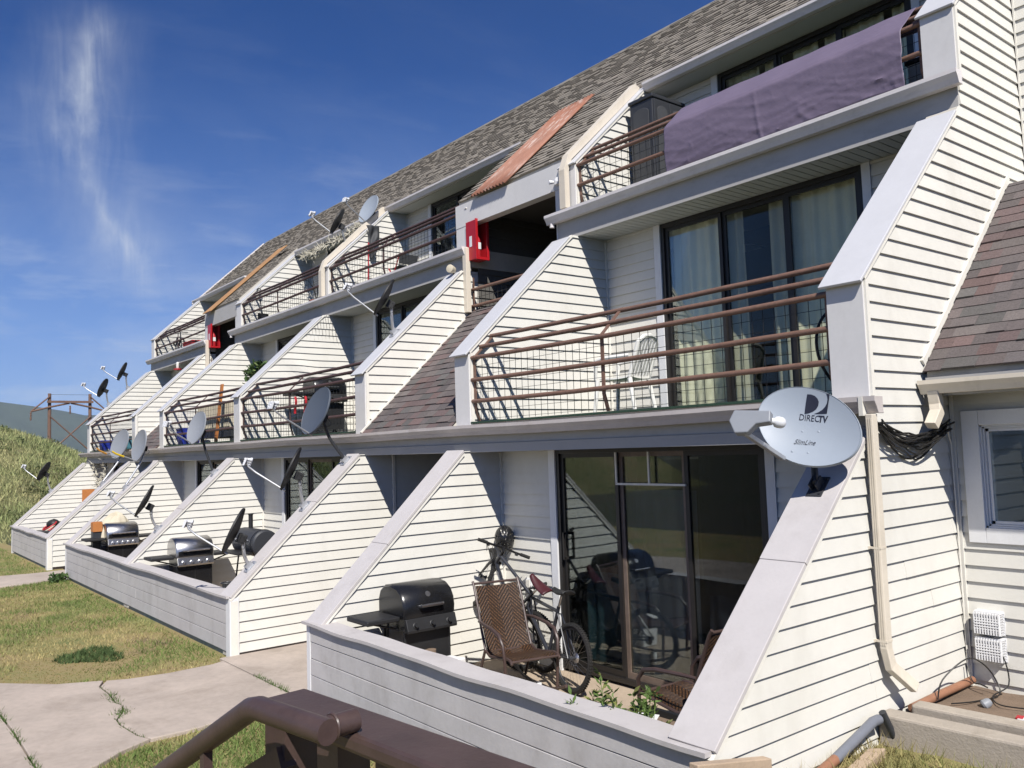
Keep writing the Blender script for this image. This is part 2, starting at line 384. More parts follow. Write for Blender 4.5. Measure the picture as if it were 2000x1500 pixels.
def text_mesh(body, size, shear=0., bold=0.):
    cu_ = bpy.data.curves.new('lettering', 'FONT'); cu_.body = body; cu_.size = size; cu_.align_x = 'CENTER'; cu_.align_y = 'CENTER'; cu_.shear = shear; cu_.offset = bold
    cu_.resolution_u = 3
    to = bpy.data.objects.new('lettering_tmp', cu_); COL.objects.link(to)
    dg = bpy.context.evaluated_depsgraph_get(); dg.update(); me = to.evaluated_get(dg).to_mesh()
    vs = [tuple(v.co) for v in me.vertices]; fs = [list(p.vertices) for p in me.polygons]
    to.evaluated_get(dg).to_mesh_clear(); bpy.data.objects.remove(to); bpy.data.curves.remove(cu_)
    return vs, fs

# ------------------------------------------------------------------ building dimensions
X = [0, -4.732, -7.166, -11.795, -16.374, -18.663, -23.464]      # right faces of the seven fin walls
T = .26                                                           # their thickness
SL = .9434                                                        # slope of every cap and of the roof
P2Y, P2Z = 1.88, 3.505; P3Y, P3Z = 3.65, 6.04; EY, EZ = 5.08, 7.39
FAC = [2.3, 4.15, 5.45]; FLOOR = [.04, 2.67, 5.40]; CEIL = [2.36, 5.06, 7.30]
RY, RZ = 7.41, P3Z+SL*(7.41-P3Y)
ZS, EX = .896, .1216                                              # siding course phase and exposure
B = thing('apartment_building', 'long three storey cream sided apartment block stepping back in terraces under a brown shingle roof', 'building')
sv = Vector((0, 1, SL)).normalized(); nv = Vector((0, -SL, 1)).normalized()   # up the slope, out of the slope

def clip(poly, axis, val, keep_above):
    out = []; n = len(poly)
    for i in range(n):
        a, b = poly[i], poly[(i+1) % n]
        da = a[axis]-val; db = b[axis]-val
        if not keep_above: da, db = -da, -db
        if da >= 0: out.append(a)
        if (da > 0 and db < 0) or (da < 0 and db > 0):
            t = da/(da-db); out.append(tuple(a[k]+t*(b[k]-a[k]) for k in range(2)))
    return out
def siding(mb, poly, to3d, seed=0, lip=.017, warp=None):
    """lap siding over a polygon in (s, z): every course is a tilted board with a lip; to3d(s, z, out)"""
    rr = random.Random(seed)
    z0 = min(p[1] for p in poly); z1 = max(p[1] for p in poly)
    i0 = math.floor((z0-ZS)/EX)
    for i in range(i0, int((z1-ZS)/EX)+2):
        a = ZS+i*EX; b = a+EX
        q = clip(clip(poly, 1, a, True), 1, b, False)
        if len(q) < 3: continue
        s0 = min(p[0] for p in q); s1 = max(p[0] for p in q)
        cuts = [s0]; x = s0+rr.uniform(1.2, 3.6)
        while x < s1-.4: cuts.append(x); x += rr.uniform(2.4, 3.7)
        cuts.append(s1)
        if warp: cuts = [s0+(s1-s0)*k/16 for k in range(17)]
        for j in range(len(cuts)-1):
            pc = clip(clip(q, 0, cuts[j], True), 0, cuts[j+1]+(.0 if j+2 == len(cuts) else .02), False)
            if len(pc) < 3: continue
            extra = 0 if warp else .0025*(j % 2)+rr.uniform(0, .0015)
            o = [lip*(1-(p[1]-a)/EX)+.002+extra for p in pc]
            vs = [to3d(p[0], p[1], k) for p, k in zip(pc, o)]+[to3d(p[0], p[1], -.001) for p in pc]
            if warp:
                wv = [warp(*p) for p in pc]; vs = [to3d(p[0], p[1]+w_[0], k+w_[1]) for p, k, w_ in zip(pc, o, wv)]+[to3d(p[0], p[1]+w_[0], -.001) for p, w_ in zip(pc, wv)]
            n = len(pc); mb.add(vs, [list(range(n))]+[(k, (k+1) % n+0, (k+1) % n+n, k+n)[::-1] for k in range(n)])
def side_of(xf_, sgn=1): return lambda s, z, o: (xf_+sgn*o, s, z)
def front_of(y): return lambda s, z, o: (s, y-o, z)

# --- fin walls ----------------------------------------------------
def slope_box(mb, x0, x1, y0, z0, length, thick, lift=0., start=0.):
    """a board lying on the slope that starts at (y0, z0)"""
    c = Vector(((x0+x1)/2, y0, z0))+sv*(start+length/2)+nv*(lift+thick/2)
    mb.obox(c, ((x1-x0)/2, 0, 0), sv*length/2, nv*thick/2)
def buckled(y, z):
    """the sun-warped boards on the third wall's middle storey"""
    k = math.exp(-((y-3.05)/.55)**2-((z-3.92)/.26)**2); return (.022*k*math.sin((y-2.4)*4.2), .024*k*(1+math.sin(y*7+z*9)))
L1 = lambda y1: [(0, .0), (0, .69), (1.775, 2.365), (y1, 2.365), (y1, 0)]
L2 = lambda y1: [(P2Y, 2.6), (P2Y, P2Z-.02), (3.555, 5.06), (y1, 5.06), (y1, 2.6)]
L3 = lambda y1: [(P3Y, 5.28), (P3Y, P3Z-.02), (EY, EZ-.03), (y1, EZ-.03), (y1, 5.28)]
for i, x in enumerate(X):
    w = MB(); s = MB()
    if i == 0:
        prof = [(0, .1), (0, .69), (1.775, 2.365), (P2Y, 2.465), (P2Y, P2Z-.02), (3.555, 5.06), (P3Y, 5.15), (P3Y, P3Z-.02), (RY, RZ-.03), (9.5, RZ-.03), (9.5, .1)]
        w.prism_x(prof, x-T, x-.001); siding(s, prof, side_of(x), 5)
    else:
        stair = i in (2, 5)                                       # right face looks into a stairwell
        for pl in (L1(7.2 if stair else 2.4), L2(7.2 if stair else 4.25), L3(7.2 if stair else 5.6)):
            w.prism_x(pl, x-T, x-.001)
        w.prism_x([(2.0, 2.3), (2.0, 2.7), (2.3, 2.7), (2.3, 2.3)], x-T+.01, x-.01); w.prism_x([(3.9, 5.0), (3.9, 5.4), (4.2, 5.4), (4.2, 5.0)], x-T+.01, x-.01)
    wall = w.build('fin_wall', 'siding_core', B)
    if i == 0: s.build('lap_siding', 'siding', wall)
    else:
        for pl in (L1(7.2 if stair else 2.4), L2(7.2 if stair else 4.25), L3(7.2 if stair else 5.6)):
            for sg in (1, -1):
                s = MB(); siding(s, pl, side_of(x if sg > 0 else x-T, sg), (11 if sg > 0 else 97)*i+int(pl[0][1]*3), warp=buckled if (i == 3 and sg > 0 and pl[0][0] == P2Y) else None); s.build('lap_siding', 'siding', wall)
    tr = MB()
    e = .029                                                      # trim stands proud of the siding lip
    tr.box(x-.02, x+e, -.004, .085 if i else .07, .02, .66)
    for (y0, z0, ln) in ((0, .66, 2.42), (P2Y, P2Z-.035, 2.28), (P3Y, P3Z-.035, 1.94)):
        slope_box(tr, x-.02, x+e, y0, z0, ln, .03)
    if i: tr.box(x-.02, x+e, 2.26, 2.298, .05, 2.36); tr.box(x-.02, x+e, 4.112, 4.148, 2.7, 5.05); tr.box(x-.02, x+e, 5.412, 5.448, 5.43, 7.3)
    tr.box(x-.02, x+e, P2Y-.004, P2Y+.035, 2.66, P2Z-.03); tr.box(x-.02, x+e, P3Y-.004, P3Y+.035, 5.4, P3Z-.03)
    tr.build('corner_trim', 'trim', wall)
    if i:
        bb = MB(); bb.box(x-.03, x+.012, .05, 2.29 if i not in (2, 5) else 5.5, -.06, .085); bb.build('skirting', 'baseboard', wall)
    jn = (1.32, 1.05, 1.55, 1.2, 1.4, 1.1, 1.3)[i]
    for a_, b_, lf_ in ((.02 if i == 0 else 0, jn-.002, 0), (jn, 2.42, .0022)): c1 = MB(); slope_box(c1, x-T-.035-lf_, x+.032+lf_, 0, .695, b_-a_, .03, lf_, a_); c1.build('wall_cap', 'cap_wood', wall, bevel=.004)
    c2 = MB(); slope_box(c2, x-T-.035, x+.034, P2Y, P2Z, 2.29 if i else 2.34, .022, 0, -.09)
    c2.build('wall_cap', 'cap_metal', wall, bevel=.005)
    if i not in (2, 5):
        c3 = MB(); slope_box(c3, x-T-.035, x+.034, P3Y, P3Z, 2.0 if i else 5.2, .022, 0, -.06); c3.build('wall_cap', 'cap_metal', wall, bevel=.005)
    p2 = MB(); p2.box(x-T-.004, x+.012, P2Y-.022, P2Y+.004, 2.64, P2Z-.03); p2.build('corner_post', 'post', wall)
    if i not in (2, 5):
        p3 = MB(); p3.box(x-T-.004, x+.012, P3Y-.022, P3Y+.004, 5.38, P3Z-.03); p3.build('corner_post', 'post', wall)

APT = [(0, 1), (2, 3), (3, 4), (5, 6)]            # (right fin, left fin) of the four apartment bays
STAIR = [(1, 2), (4, 5)]

# --- facades, windows, rooms --------------------------------------
def curtain(parent, m, x0, x1, y, z0, z1, amp=.02, wl=.11, seed=0):
    rr = random.Random(seed); ph = rr.uniform(0, 6); n = max(8, int((x1-x0)/.02))
    def fn(u, v):
        x = x0+u*(x1-x0)
        return (x, y+amp*(math.sin(x*6.283/wl+ph+.6*math.sin(x*9+ph))*(.8+.3*math.sin(x*3.1+ph)))*(.75+.25*v)+.012*math.sin(x*23+v*3), z0+v*(z1-z0))
    mb = MB(); mb.grid(fn, n, 6); return mb.build('curtain', m, parent, smooth=True)
CURT = {(0, 0): ('curtain_olive', 'curtain_dark', 'curtain_olive'), (0, 1): ('curtain_white', 'curtain_grey', 'curtain_white'), (0, 2): ('curtain_white', 'curtain_white', 'curtain_white'),
        (1, 0): ('curtain_olive', 'curtain_dark', 'curtain_dark'), (1, 1): ('curtain_grey', 'curtain_dark', 'curtain_grey'), (1, 2): ('curtain_dark', 'curtain_grey', 'curtain_grey'),
        (2, 0): ('curtain_dark', 'curtain_olive', 'curtain_olive'), (2, 1): ('curtain_dark', 'curtain_olive', 'curtain_grey'), (2, 2): ('curtain_dark', 'curtain_grey', 'curtain_grey'),
        (3, 0): ('curtain_dark', 'curtain_olive', 'curtain_olive'), (3, 1): ('curtain_dark', 'curtain_olive', 'curtain_grey'), (3, 2): ('curtain_dark', 'curtain_grey', 'curtain_grey')}
for bi, (rf, lf) in enumerate(APT):
    xl = X[lf]; xr = X[rf]-T
    for lv in range(3):
        y = FAC[lv]; z0 = FLOOR[lv]; z1 = CEIL[lv]
        a, b = xl+.85, xl+.95; c = a+.1+2.63; d = c+.09
        w = MB(); w.box(xl, a, y, y+.12, z0-.1, z1+.1); w.box(d, xr, y, y+.12, z0-.1, z1+.1); w.box(a, d, y+.04, y+.12, z1, z1+.1)
        fw = w.build('facade_wall', 'siding_core', B)
        for e0, e1, sd_ in ((xl, a, 300), (d, xr, 400)):
            s = MB(); siding(s, [(e0, z0), (e0, z1), (e1, z1), (e1, z0)], front_of(y), sd_+bi*9+lv); s.build('lap_siding', 'siding', fw)
        # the glazed door/window: jambs, frame, panes, curtains
        fr = MB(); fy0, fy1 = y-.01, y+.09; fz0 = z0+.03; fz1 = z1
        fr.box(b, b+.05, fy0, fy1, fz0, fz1); fr.box(c-.05, c, fy0, fy1, fz0, fz1); fr.box(b+.05, c-.05, fy0, fy1, fz1-.055, fz1); fr.box(b+.05, c-.05, fy0, fy1, fz0, fz0+.05)
        wd = fr.build('sliding_door', 'frame', B, bevel=.003)
        
        for e0, e1 in ((a, b), (c, d)): tr = MB(); tr.box(e0, e1, y-.028, y+.02, z0, z1); tr.build('door_trim', 'white', wd)
        bx = [b+.05, b+.05+(c-b-.1)/3, b+.05+2*(c-b-.1)/3, c-.05]
        for k in range(3):
            st = MB(); yo = .03 if k != 1 else .055
            for e0, e1 in ((bx[k], bx[k]+.045), (bx[k+1]-.045, bx[k+1])): st.box(e0, e1, y+yo-.015, y+yo+.015, fz0+.05, fz1-.055)
            st.box(bx[k]+.045, bx[k+1]-.045, y+yo-.015, y+yo+.015, fz0+.05, fz0+.11); st.box(bx[k]+.045, bx[k+1]-.045, y+yo-.015, y+yo+.015, fz1-.10, fz1-.055)
            st.build('sash', 'frame' if (lv or k != 1) else 'sash_sunlit', wd)
            p = MB(); p.box(bx[k]+.04, bx[k+1]-.04, y+yo-.003, y+yo+.003, fz0+.10, fz1-.09); p.build('pane', 'glass_clear' if (bi == 0 and lv >= 1) else 'glass', wd)
            if not (bi == 0 and lv == 0):
                cz = fz0+.06
                m3 = CURT[(bi, lv)][k]
                if bi == 0 and lv == 1 and k == 1:
                    curtain(wd, m3, bx[1], bx[1]+.22, y+.16, cz, fz1-.06, .02, .10, 5); curtain(wd, m3, bx[2]-.3, bx[2], y+.16, cz, fz1-.06, .02, .10, 6)
                elif bi == 0 and lv == 2:
                    curtain(wd, m3, bx[k]+.02+.12*(k == 1), bx[k]+.5, y+.16, cz, fz1-.06, .02, .12, k); curtain(wd, m3, bx[k+1]-.26, bx[k+1], y+.16, cz, fz1-.06, .02, .12, k+4)
                else: curtain(wd, m3, bx[k], bx[k+1], y+.16, cz, fz1-.06, .022, .13, bi*7+lv*3+k)
        if bi == 0 and lv == 0:
            curtain(wd, 'curtain_olive', bx[0], bx[1], y+.22, fz0+1.0, fz1-.06, .012, .22, 1)
            curtain(wd, 'curtain_slate', bx[1], bx[2]+.05, y+.10, fz0+.06, fz1-.42, .022, .16, 2)
            curtain(wd, 'curtain_olive', bx[2], bx[3], y+.22, fz0+.92, fz1-.06, .010, .2, 3)
            curtain(wd, 'curtain_dark', bx[2]+.02, bx[3], y+.24, fz0+.05, fz0+.93, .02, .2, 8)  # dark sheet added to keep the lower part of the room dark
            curtain(wd, 'teal', bx[0]+.06, bx[1]+.05, y+.30, fz0+.05, fz0+1.02, .03, .19, 4)
            pf = MB(); pf.box(bx[1]-.02, bx[2]+.02, y-.001, y+.013, fz1-.375, fz1-.355); pf.box(bx[1]-.02, bx[1]-.0, y-.001, y+.013, fz1-.36, fz1-.03); pf.box((bx[1]+bx[2])/2-.01, (bx[1]+bx[2])/2+.01, y-.001, y+.013, fz1-.355, fz1-.02)
            pf.build('transom_bar', 'trim', wd)
            
            hd = MB(); hd.box(bx[0]+.055, bx[0]+.075, y-.045, y-.02, 1.20, 1.48); hd.box(bx[0]+.055, bx[0]+.075, y-.03, y+.02, 1.20, 1.225); hd.box(bx[0]+.055, bx[0]+.075, y-.03, y+.02, 1.455, 1.48); hd.build('door_handle', 'frame', wd)
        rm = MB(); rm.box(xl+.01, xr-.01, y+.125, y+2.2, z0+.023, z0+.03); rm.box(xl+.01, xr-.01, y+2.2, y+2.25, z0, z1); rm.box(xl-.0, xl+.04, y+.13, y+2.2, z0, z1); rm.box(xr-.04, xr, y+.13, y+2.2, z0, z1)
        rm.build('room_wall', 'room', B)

# --- balcony floors, fascias, gutters, soffits ---------------------
def gutter_prof(y, zt, h=.115, dep=.115):
    """K-style gutter section, front at y, as a closed channel"""
    o = [(y+dep, zt-h), (y+.045, zt-h), (y+.025, zt-h*.62), (y, zt-h*.3), (y, zt)]
    inn = [(y+.010, zt), (y+.010, zt-h*.3+.002), (y+.033, zt-h*.6), (y+.05, zt-h+.008), (y+dep, zt-h+.008)]
    return o+inn
def gutter(x0, x1, y, zt, m, name='gutter', parent=None, h=.115, sag=.0):
    g = MB(); pr = gutter_prof(y, zt, h); n = len(pr); k = max(2, int((x1-x0)/1.2)); vs = []; fs = []
    for i in range(k+1):
        x = x0+(x1-x0)*i/k; dz = sag*math.sin(i*1.7)
        vs += [(x, yy, zz+dz) for yy, zz in pr]
    for i in range(k):
        for j in range(n): fs.append((i*n+j, (i+1)*n+j, (i+1)*n+(j+1) % n, i*n+(j+1) % n))
    fs += [list(range(n)), list(range(k*n, k*n+n))[::-1]]
    g.add(vs, fs)
    for x in (x0, x1-.004): g.add([(x, yy, zz) for yy, zz in pr[:5]]+[(x, y+.115, zt)], [tuple(range(6))]); 
    return g.build(name, m, parent or B)
def slab(level, x0, x1, soffit_bays, low_band):
    py = P2Y if level == 1 else P3Y; zf = FLOOR[level]; zc = CEIL[level-1]
    b = MB(); b.box(x0, min(x1, -T), py+.02, FAC[level]+.1, zc+.06, zf); sb = b.build('balcony_floor', 'siding_core', B)
    f = MB(); f.box(x0-.0, min(x1, .004), py-.02, py+.018, zc+(.085 if low_band else .0), zf-.035); f.build('fascia', 'fascia', sb)
    if low_band:
        f2 = MB(); f2.box(x0, min(x1, .006), py-.034, py+.018, zc-.012, zc+.083); f2.build('lower_fascia', 'fascia_low', sb)
    ft = MB(); ft.box(x0, x1, py-.14, py+.015, zf-.034, zf-.028); ft.build('drip_flashing', 'gutter_white' if level == 2 else 'gutter', sb)
    return sb
s1 = slab(1, X[6]-T-.05, .05, None, True)
gutter(X[6]-.76, .12, P2Y-.155, 2.648, 'gutter', parent=s1, sag=.006)
cp = MB(); cp.box(.005, .035, P2Y-.16, P2Y+.02, 2.52, 2.65); cp.build('fascia_end', 'trim', s1)
G3 = [(-5.21, .06), (-16.90, -7.10), (X[6]-.45, -18.62)]
for k, (a, b) in enumerate(G3):
    s2 = slab(2, a+.12, b-.01, None, False)
    gutter(a, b, P3Y-.15, 5.415, 'gutter_white', parent=s2, h=.12, sag=.003)
    if k < 2:
        dl = MB(); dl.lathe((a+.09, P3Y-.09, 5.30), (0, 0, -1), [(.028, 0), (.028, .035), (.034, .036), (.034, .055)], 12); dl.build('drain_outlet', 'gutter_white', s2)
for bi, (rf, lf) in enumerate(APT):
    xl, xr = X[lf], X[rf]-T
    for lv in (0, 1):
        y0 = (P2Y if lv == 0 else P3Y)+.02; y1 = FAC[lv]; z = CEIL[lv]+.002; so_ = MB(); x = xl
        so_.box(xl, xr, y0, y1, z+.02, z+.03)
        while x < xr:
            so_.box(x+.004, min(x+.094, xr), y0, y1, z, z+.019); x += .1
        so_.build('soffit', 'soffit', B)
    so_ = MB(); so_.box(xl, xr, EY-.02, FAC[2]+.1, CEIL[2]+.005, CEIL[2]+.03); so_.build('soffit', 'soffit', B)
    for lv in (1, 2):
        c = MB(); py = P2Y if lv == 1 else P3Y
        c.box(xl+.002, xr-.002, py-.015, FAC[lv]-.02, FLOOR[lv]+.001, FLOOR[lv]+.022); c.build('balcony_carpet', 'carpet', B)

# --- railings -------------------------------------------------------
def railing(xl, xr, lv, m='rail'):
    py = P2Y if lv == 1 else P3Y; zf = FLOOR[lv]
    hz = (.255, .495, .745) if lv == 1 else (.055, .325, .585)
    y = py+.015; top = P2Z if lv == 1 else P3Z
    g = MB(); yk = y+.02
    # flat-bar posts at both ends and in the middle, kinked to follow the slope
    def bar(x, w=.02):
        nonlocal g
        z0 = zf+.03; z1 = zf+hz[2]+.01
        pts = [(yk+.05, z0), (yk, z0+.16), (yk, z1), (yk+.29, z1+.29*SL)]
        for (ya, za), (yb, zb) in zip(pts, pts[1:]):
            d = Vector((0, yb-ya, zb-za)); n = d.cross(Vector((1, 0, 0))).normalized()
            g.obox(Vector((x, (ya+yb)/2, (za+zb)/2)), (w, 0, 0), d/2, n*.006)
    bar(xl+.03); rl = g.build('railing', m, B)
    for xx in ((xl+xr)/2-.14, xr-.03): g = MB(); bar(xx); g.build('post', m, rl)
    rails = [(y, zf+h) for h in hz]+[(y+.135, zf+hz[2]+.135*1.02), (y+.285, zf+hz[2]+.285*.95)]
    rr = random.Random(int(abs(xl)*10)+lv)
    for yy, zz in rails:
        t = MB(); n = 8; pts = []
        for k in range(n+1):
            u = k/n; pts.append((xl+.005+(xr-xl-.01)*u, yy+rr.uniform(-.003, .003), zz-.012*math.sin(math.pi*u)+rr.uniform(-.003, .003)))
        t.tube(pts, .0235, 10); t.build('rail', m, rl, smooth=True)
    # welded wire mesh behind the lower rails (and up the slope on the top storey)
    wm = MB(); r = .0019; ym = y+.03; zt = zf+hz[2]+.0
    x = xl+.06
    while x < xr-.03:
        wm.box(x-r, x+r, ym-r, ym+r, zf+.03, zt)
        if lv == 2: wm.obox((x, ym+.14, zt+.14*SL), (r, 0, 0), sv*.20, nv*r)
        x += .1
    z = zf+.05
    while z < zt+.01: wm.box(xl+.03, xr-.03, ym-r+.006, ym+r+.006, z-r, z+r); z += .1
    if lv == 2:
        for k in (1, 2, 3): q = Vector((0, ym, zt))+sv*.1*k; wm.obox(((xl+xr)/2, q.y, q.z), ((xr-xl)/2-.03, 0, 0), sv*r, nv*r)
    wm.build('wire_mesh', 'mesh', rl)
for bi, (rf, lf) in enumerate(APT):
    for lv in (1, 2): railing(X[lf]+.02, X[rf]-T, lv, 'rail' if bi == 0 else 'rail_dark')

# --- low patio walls ------------------------------------------------
def patio_wall(xl, xr):
    c = MB(); c.box(xl-T, xr, .008, .135, .06, .698); pw = c.build('patio_wall', 'board', B)
    bm = MB(); rr = random.Random(int(-xl*7))
    zs = [.055, .215, .375, .535, .695]
    for k in range(4):
        x = xl-T-.005
        while x < xr:
            x2 = min(xr+.0, x+rr.uniform(3.4, 6.5)); x2 = xr if xr-x2 < .7 else x2
            o = rr.uniform(-.002, .002); bm.box(x+.001, x2-.001, -.012+o, .007, zs[k]+.004, zs[k+1]-.003); x = x2
    bm.build('facing_boards', 'board', pw, bevel=.003)
    cp = MB(); n = 30
    def fn(u, v): return (xl-T-.05+(xr-xl+T+.055)*u, -.055+.225*v+.004*math.sin(u*9), .70+.026+.006*math.sin(u*17+2)*(1-v)+.004*math.sin(u*31))
    cp.grid(fn, n, 1); m_ = len(cp.v); cp.grid(lambda u, v: Vector(fn(u, v))-Vector((0, 0, .028)), n, 1)
    cp.add([], []); k = n+1
    for i in range(n): cp.f += [[i, m_+i, m_+i+1, i+1], [k+i, k+i+1, m_+k+i+1, m_+k+i]]; cp.c += [None, None]
    cp.f += [[0, k, m_+k, m_], [n, m_+n, m_+k+n, k+n]]; cp.c += [None, None]
    cp.build('wall_cap', 'cap_wood', pw)
    fd = MB(); fd.box(xl-T+.02, xr-.02, .02, .15, -.3, .058); fd.build('foundation', 'foundation', pw)
    cw = MB(); cw.box(xl-T-.012, xl-T+.06, -.018, .07, -.03, .69); cw.build('corner_board', 'white', pw)
patio_wall(X[1], X[0]); patio_wall(X[4], X[2]); patio_wall(X[6], X[5])
for xx in (X[2], X[5]): cw = MB(); cw.box(xx-.10, xx+.026, -.02, .095, -.02, .695); cw.build('corner_board', 'white', B)

# --- roof -----------------------------------------------------------
PAL_ROOF = [(.238, .212, .177), (.250, .223, .186), (.226, .202, .168), (.262, .234, .196), (.236, .21, .175)]
PAL_RED = [(.140, .116, .110), (.128, .108, .104), (.114, .100, .098), (.148, .104, .097), (.136, .100, .096), (.122, .114, .108), (.146, .126, .118), (.126, .108, .104)]
def shingles(mb, xa, xb, y0, z0, length, pal, expo=.135, tab=.19, thick=.011, seed=1, skew=0., dbl=.55):
    """courses of shingle tabs from the eave (y0, z0) up the slope; xa/xb may be functions of the distance up the slope"""
    rr = random.Random(seed); fa = xa if callable(xa) else (lambda t: xa); fb = xb if callable(xb) else (lambda t: xb)
    n = int(length/expo)+1
    for i in range(n):
        t0 = i*expo; t1 = min(length, t0+expo+.03); a = fa(t0); b = fb(t0)
        if b-a < .02 or t1 <= t0: continue
        base = Vector((0, y0, z0)); 
        def P(x, t, h): q = base+sv*t+nv*h; return (x, q.y, q.z)
        x = a-rr.uniform(0, tab); wav = lambda x: .006*math.sin(x*2.1+i*.9)
        while x < b:
            w = tab*rr.uniform(.6, 1.35); q0 = max(x, a); q1 = min(x+w, b); x += w
            if q1-q0 < .005: continue
            hi = thick*(1.9 if rr.random() < dbl else 1.0)+rr.uniform(0, .003)
            c = pal[min(len(pal)-1, int(rr.random()*len(pal)))]; k = rr.uniform(.85, 1.15); c = tuple(min(1, v*k) for v in c)
            d0 = wav(q0)+rr.uniform(-.004, .004)
            f0 = P(q0, t0+d0, hi); f1 = P(q1, t0+d0, hi); g0 = P(q0, t1, .001); g1 = P(q1, t1, .001); h0 = P(q0, t0+d0, -.002); h1 = P(q1, t0+d0, -.002)
            mb.add([f0, f1, g1, g0, h0, h1], [(0, 1, 2, 3), (0, 4, 5, 1), (0, 3, 4), (1, 5, 2)], c)
XL, XR = -24.05, .03
rf = MB(); rl = (RY-EY)/sv.y
deck = MB()
for (a, b, y) in ((XL, X[5]+.0, EY), (X[5], X[4]-T, P3Y+.05), (X[4]-T, X[2]-.25, EY), (X[2]-.25, X[1]-T-.03, P3Y+.05), (X[1]-T-.03, X[0]-.0, EY)):
    zb = P3Z+SL*(y-P3Y)
    deck.prism_x([(y, zb-.012), (RY, RZ-.012), (RY, RZ-.10), (y, zb-.10)], a, b)
    if y < EY: deck.prism_x([(y, zb+.095), (EY+.12, P3Z+SL*(EY+.12-P3Y)+.095), (EY+.12, P3Z+SL*(EY+.12-P3Y)-.02), (y, zb-.02)], a, b)
deck.prism_x([(RY, RZ-.012), (RY, RZ-.10), (13.4, .2), (13.5, .2)], XL, XR)                    # rear slope and back of the block
deck.box(XL, XL+.12, RY, 12.5, 0, RZ-1.2)
roof = deck.build('roof', 'siding_core', B)
shingles(rf, XL, XR, EY-.03, P3Z+SL*(EY-.03-P3Y), rl+.04, PAL_ROOF, .118, .15, .011, 3)
lo = (EY+.14-(P3Y+.03))/sv.y
for a, b in ((X[2]-.24, X[1]-T-.03), (X[5]-.24, X[4]-T-.03)): shingles(rf, a, b, P3Y+.03, P3Z+SL*.03+.107, lo, PAL_ROOF, .118, .15, .011, 4)
rf.build('shingles', 'shingle', roof)
rc = MB(); rc.prism_x([(RY-.07, RZ-.05), (RY, RZ+.03), (RY+.07, RZ-.05)], XL, XR); rc.build('ridge_cap', mat('ridge_cap_felt', (.20, .185, .16), .9, .2), roof)
rk = MB(); slope_box(rk, XL-.05, XL+.01, EY-.05, P3Z+SL*(EY-.05-P3Y)-.12, rl+.08, .13); rk.build('rake_board', 'gutter_white', roof)
for a, b in ((-4.70, .03), (-16.30, -7.40), (XL-.06, -19.6)):
    g = gutter(a, b, EY-.125, EZ+.02, 'gutter_white', 'eave_gutter', roof, .11)
    f = MB(); f.box(a, b, EY-.012, EY+.02, CEIL[2], EZ-.03); f.build('eave_fascia', 'fascia', roof)
    dp = MB(); dp.obox(((a+b)/2, EY-.03, EZ+.025), ((b-a)/2, 0, 0), sv*.06, nv*.003); dp.build('drip_edge', 'baseboard', roof)

# --- stairwells ------------------------------------------------------
for si, (rfn, lfn) in enumerate(STAIR):
    xl, xr = X[lfn], X[rfn]-T
    d = MB(); q = 2.62
    d.prism_x([(P2Y-.12, q-.02), (P3Y+.1, q+SL*(P3Y+.1-P2Y+.12)-.02), (P3Y+.1, 2.6), (P2Y-.0, 2.6)], xl, xr)
    sr = d.build('stair_roof', 'siding_core', B)
    s = MB(); shingles(s, xl+.012, xr-.005, P2Y-.13, q-.005, (P3Y-P2Y+.2)/sv.y, PAL_RED, .125, .20, .009, 20+si, dbl=.25)
    s.build('shingles', 'shingle', sr)
    fl = MB(); slope_box(fl, xl+.02, xl+.055, P2Y-.10, q+.03, 2.42, .02); fl.build('flashing', 'trim', sr)
    bm = MB(); bm.box(xl-.27, xr, P3Y-.008, P3Y+.14, 5.76, 6.11); bm.build('beam', 'fascia' if si else 'post', B)
    po = MB(); po.box(xl-.27, xl+.0, P3Y-.003, P3Y+.14, 5.38, 5.757); po.build('beam_post', 'post', B)
    po = MB(); po.box(xr-.14, xr, P3Y-.003, P3Y+.14, 4.4, 5.757); po.build('beam_post', 'post', B)
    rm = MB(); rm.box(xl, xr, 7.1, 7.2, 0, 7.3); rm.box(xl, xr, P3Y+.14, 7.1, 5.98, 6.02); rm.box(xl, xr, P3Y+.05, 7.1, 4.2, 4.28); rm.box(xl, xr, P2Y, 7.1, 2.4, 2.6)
    rm.build('stairwell_wall', 'room', B)  # dark wall colour stands in for the stairwell's deep shade
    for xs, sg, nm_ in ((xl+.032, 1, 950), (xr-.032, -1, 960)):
        sd = MB(); siding(sd, [(P3Y+.16, 4.3), (P3Y+.16, 5.97), (7.05, 5.97), (7.05, 4.3)], side_of(xs, sg), nm_+si); sd.build('lap_siding', 'room', B)  # dark sheets over the cream siding paint in the stairwell shade
    sd = MB(); siding(sd, [(xl, 4.3), (xl, 6.3), (xr, 6.3), (xr, 4.3)], front_of(7.1), 900+si); sd.build('lap_siding', 'room', B)  # back wall siding darkened too, shade put into its colour
    g = MB(); g.box(xl+.07, xl+.10, P3Y+.03, P3Y+.04, 4.3, 4.95); srl = g.build('railing', 'rail', B)
    for z in (4.52, 4.77):
        t = MB(); t.tube([(xl+.03, P3Y+.03, z), (xr-.02, P3Y+.03, z)], .0235, 10); t.build('rail', 'rail', srl, smooth=True)
    wm = MB(); x = xl+.05
    while x < xr: wm.box(x-.0025, x+.0025, P3Y+.05, P3Y+.055, 4.25, 4.77); x += .1
    for z in (4.42, 4.55, 4.65): wm.box(xl+.05, xr, P3Y+.056, P3Y+.06, z-.0025, z+.0025)
    wm.build('wire_mesh', 'mesh', srl)
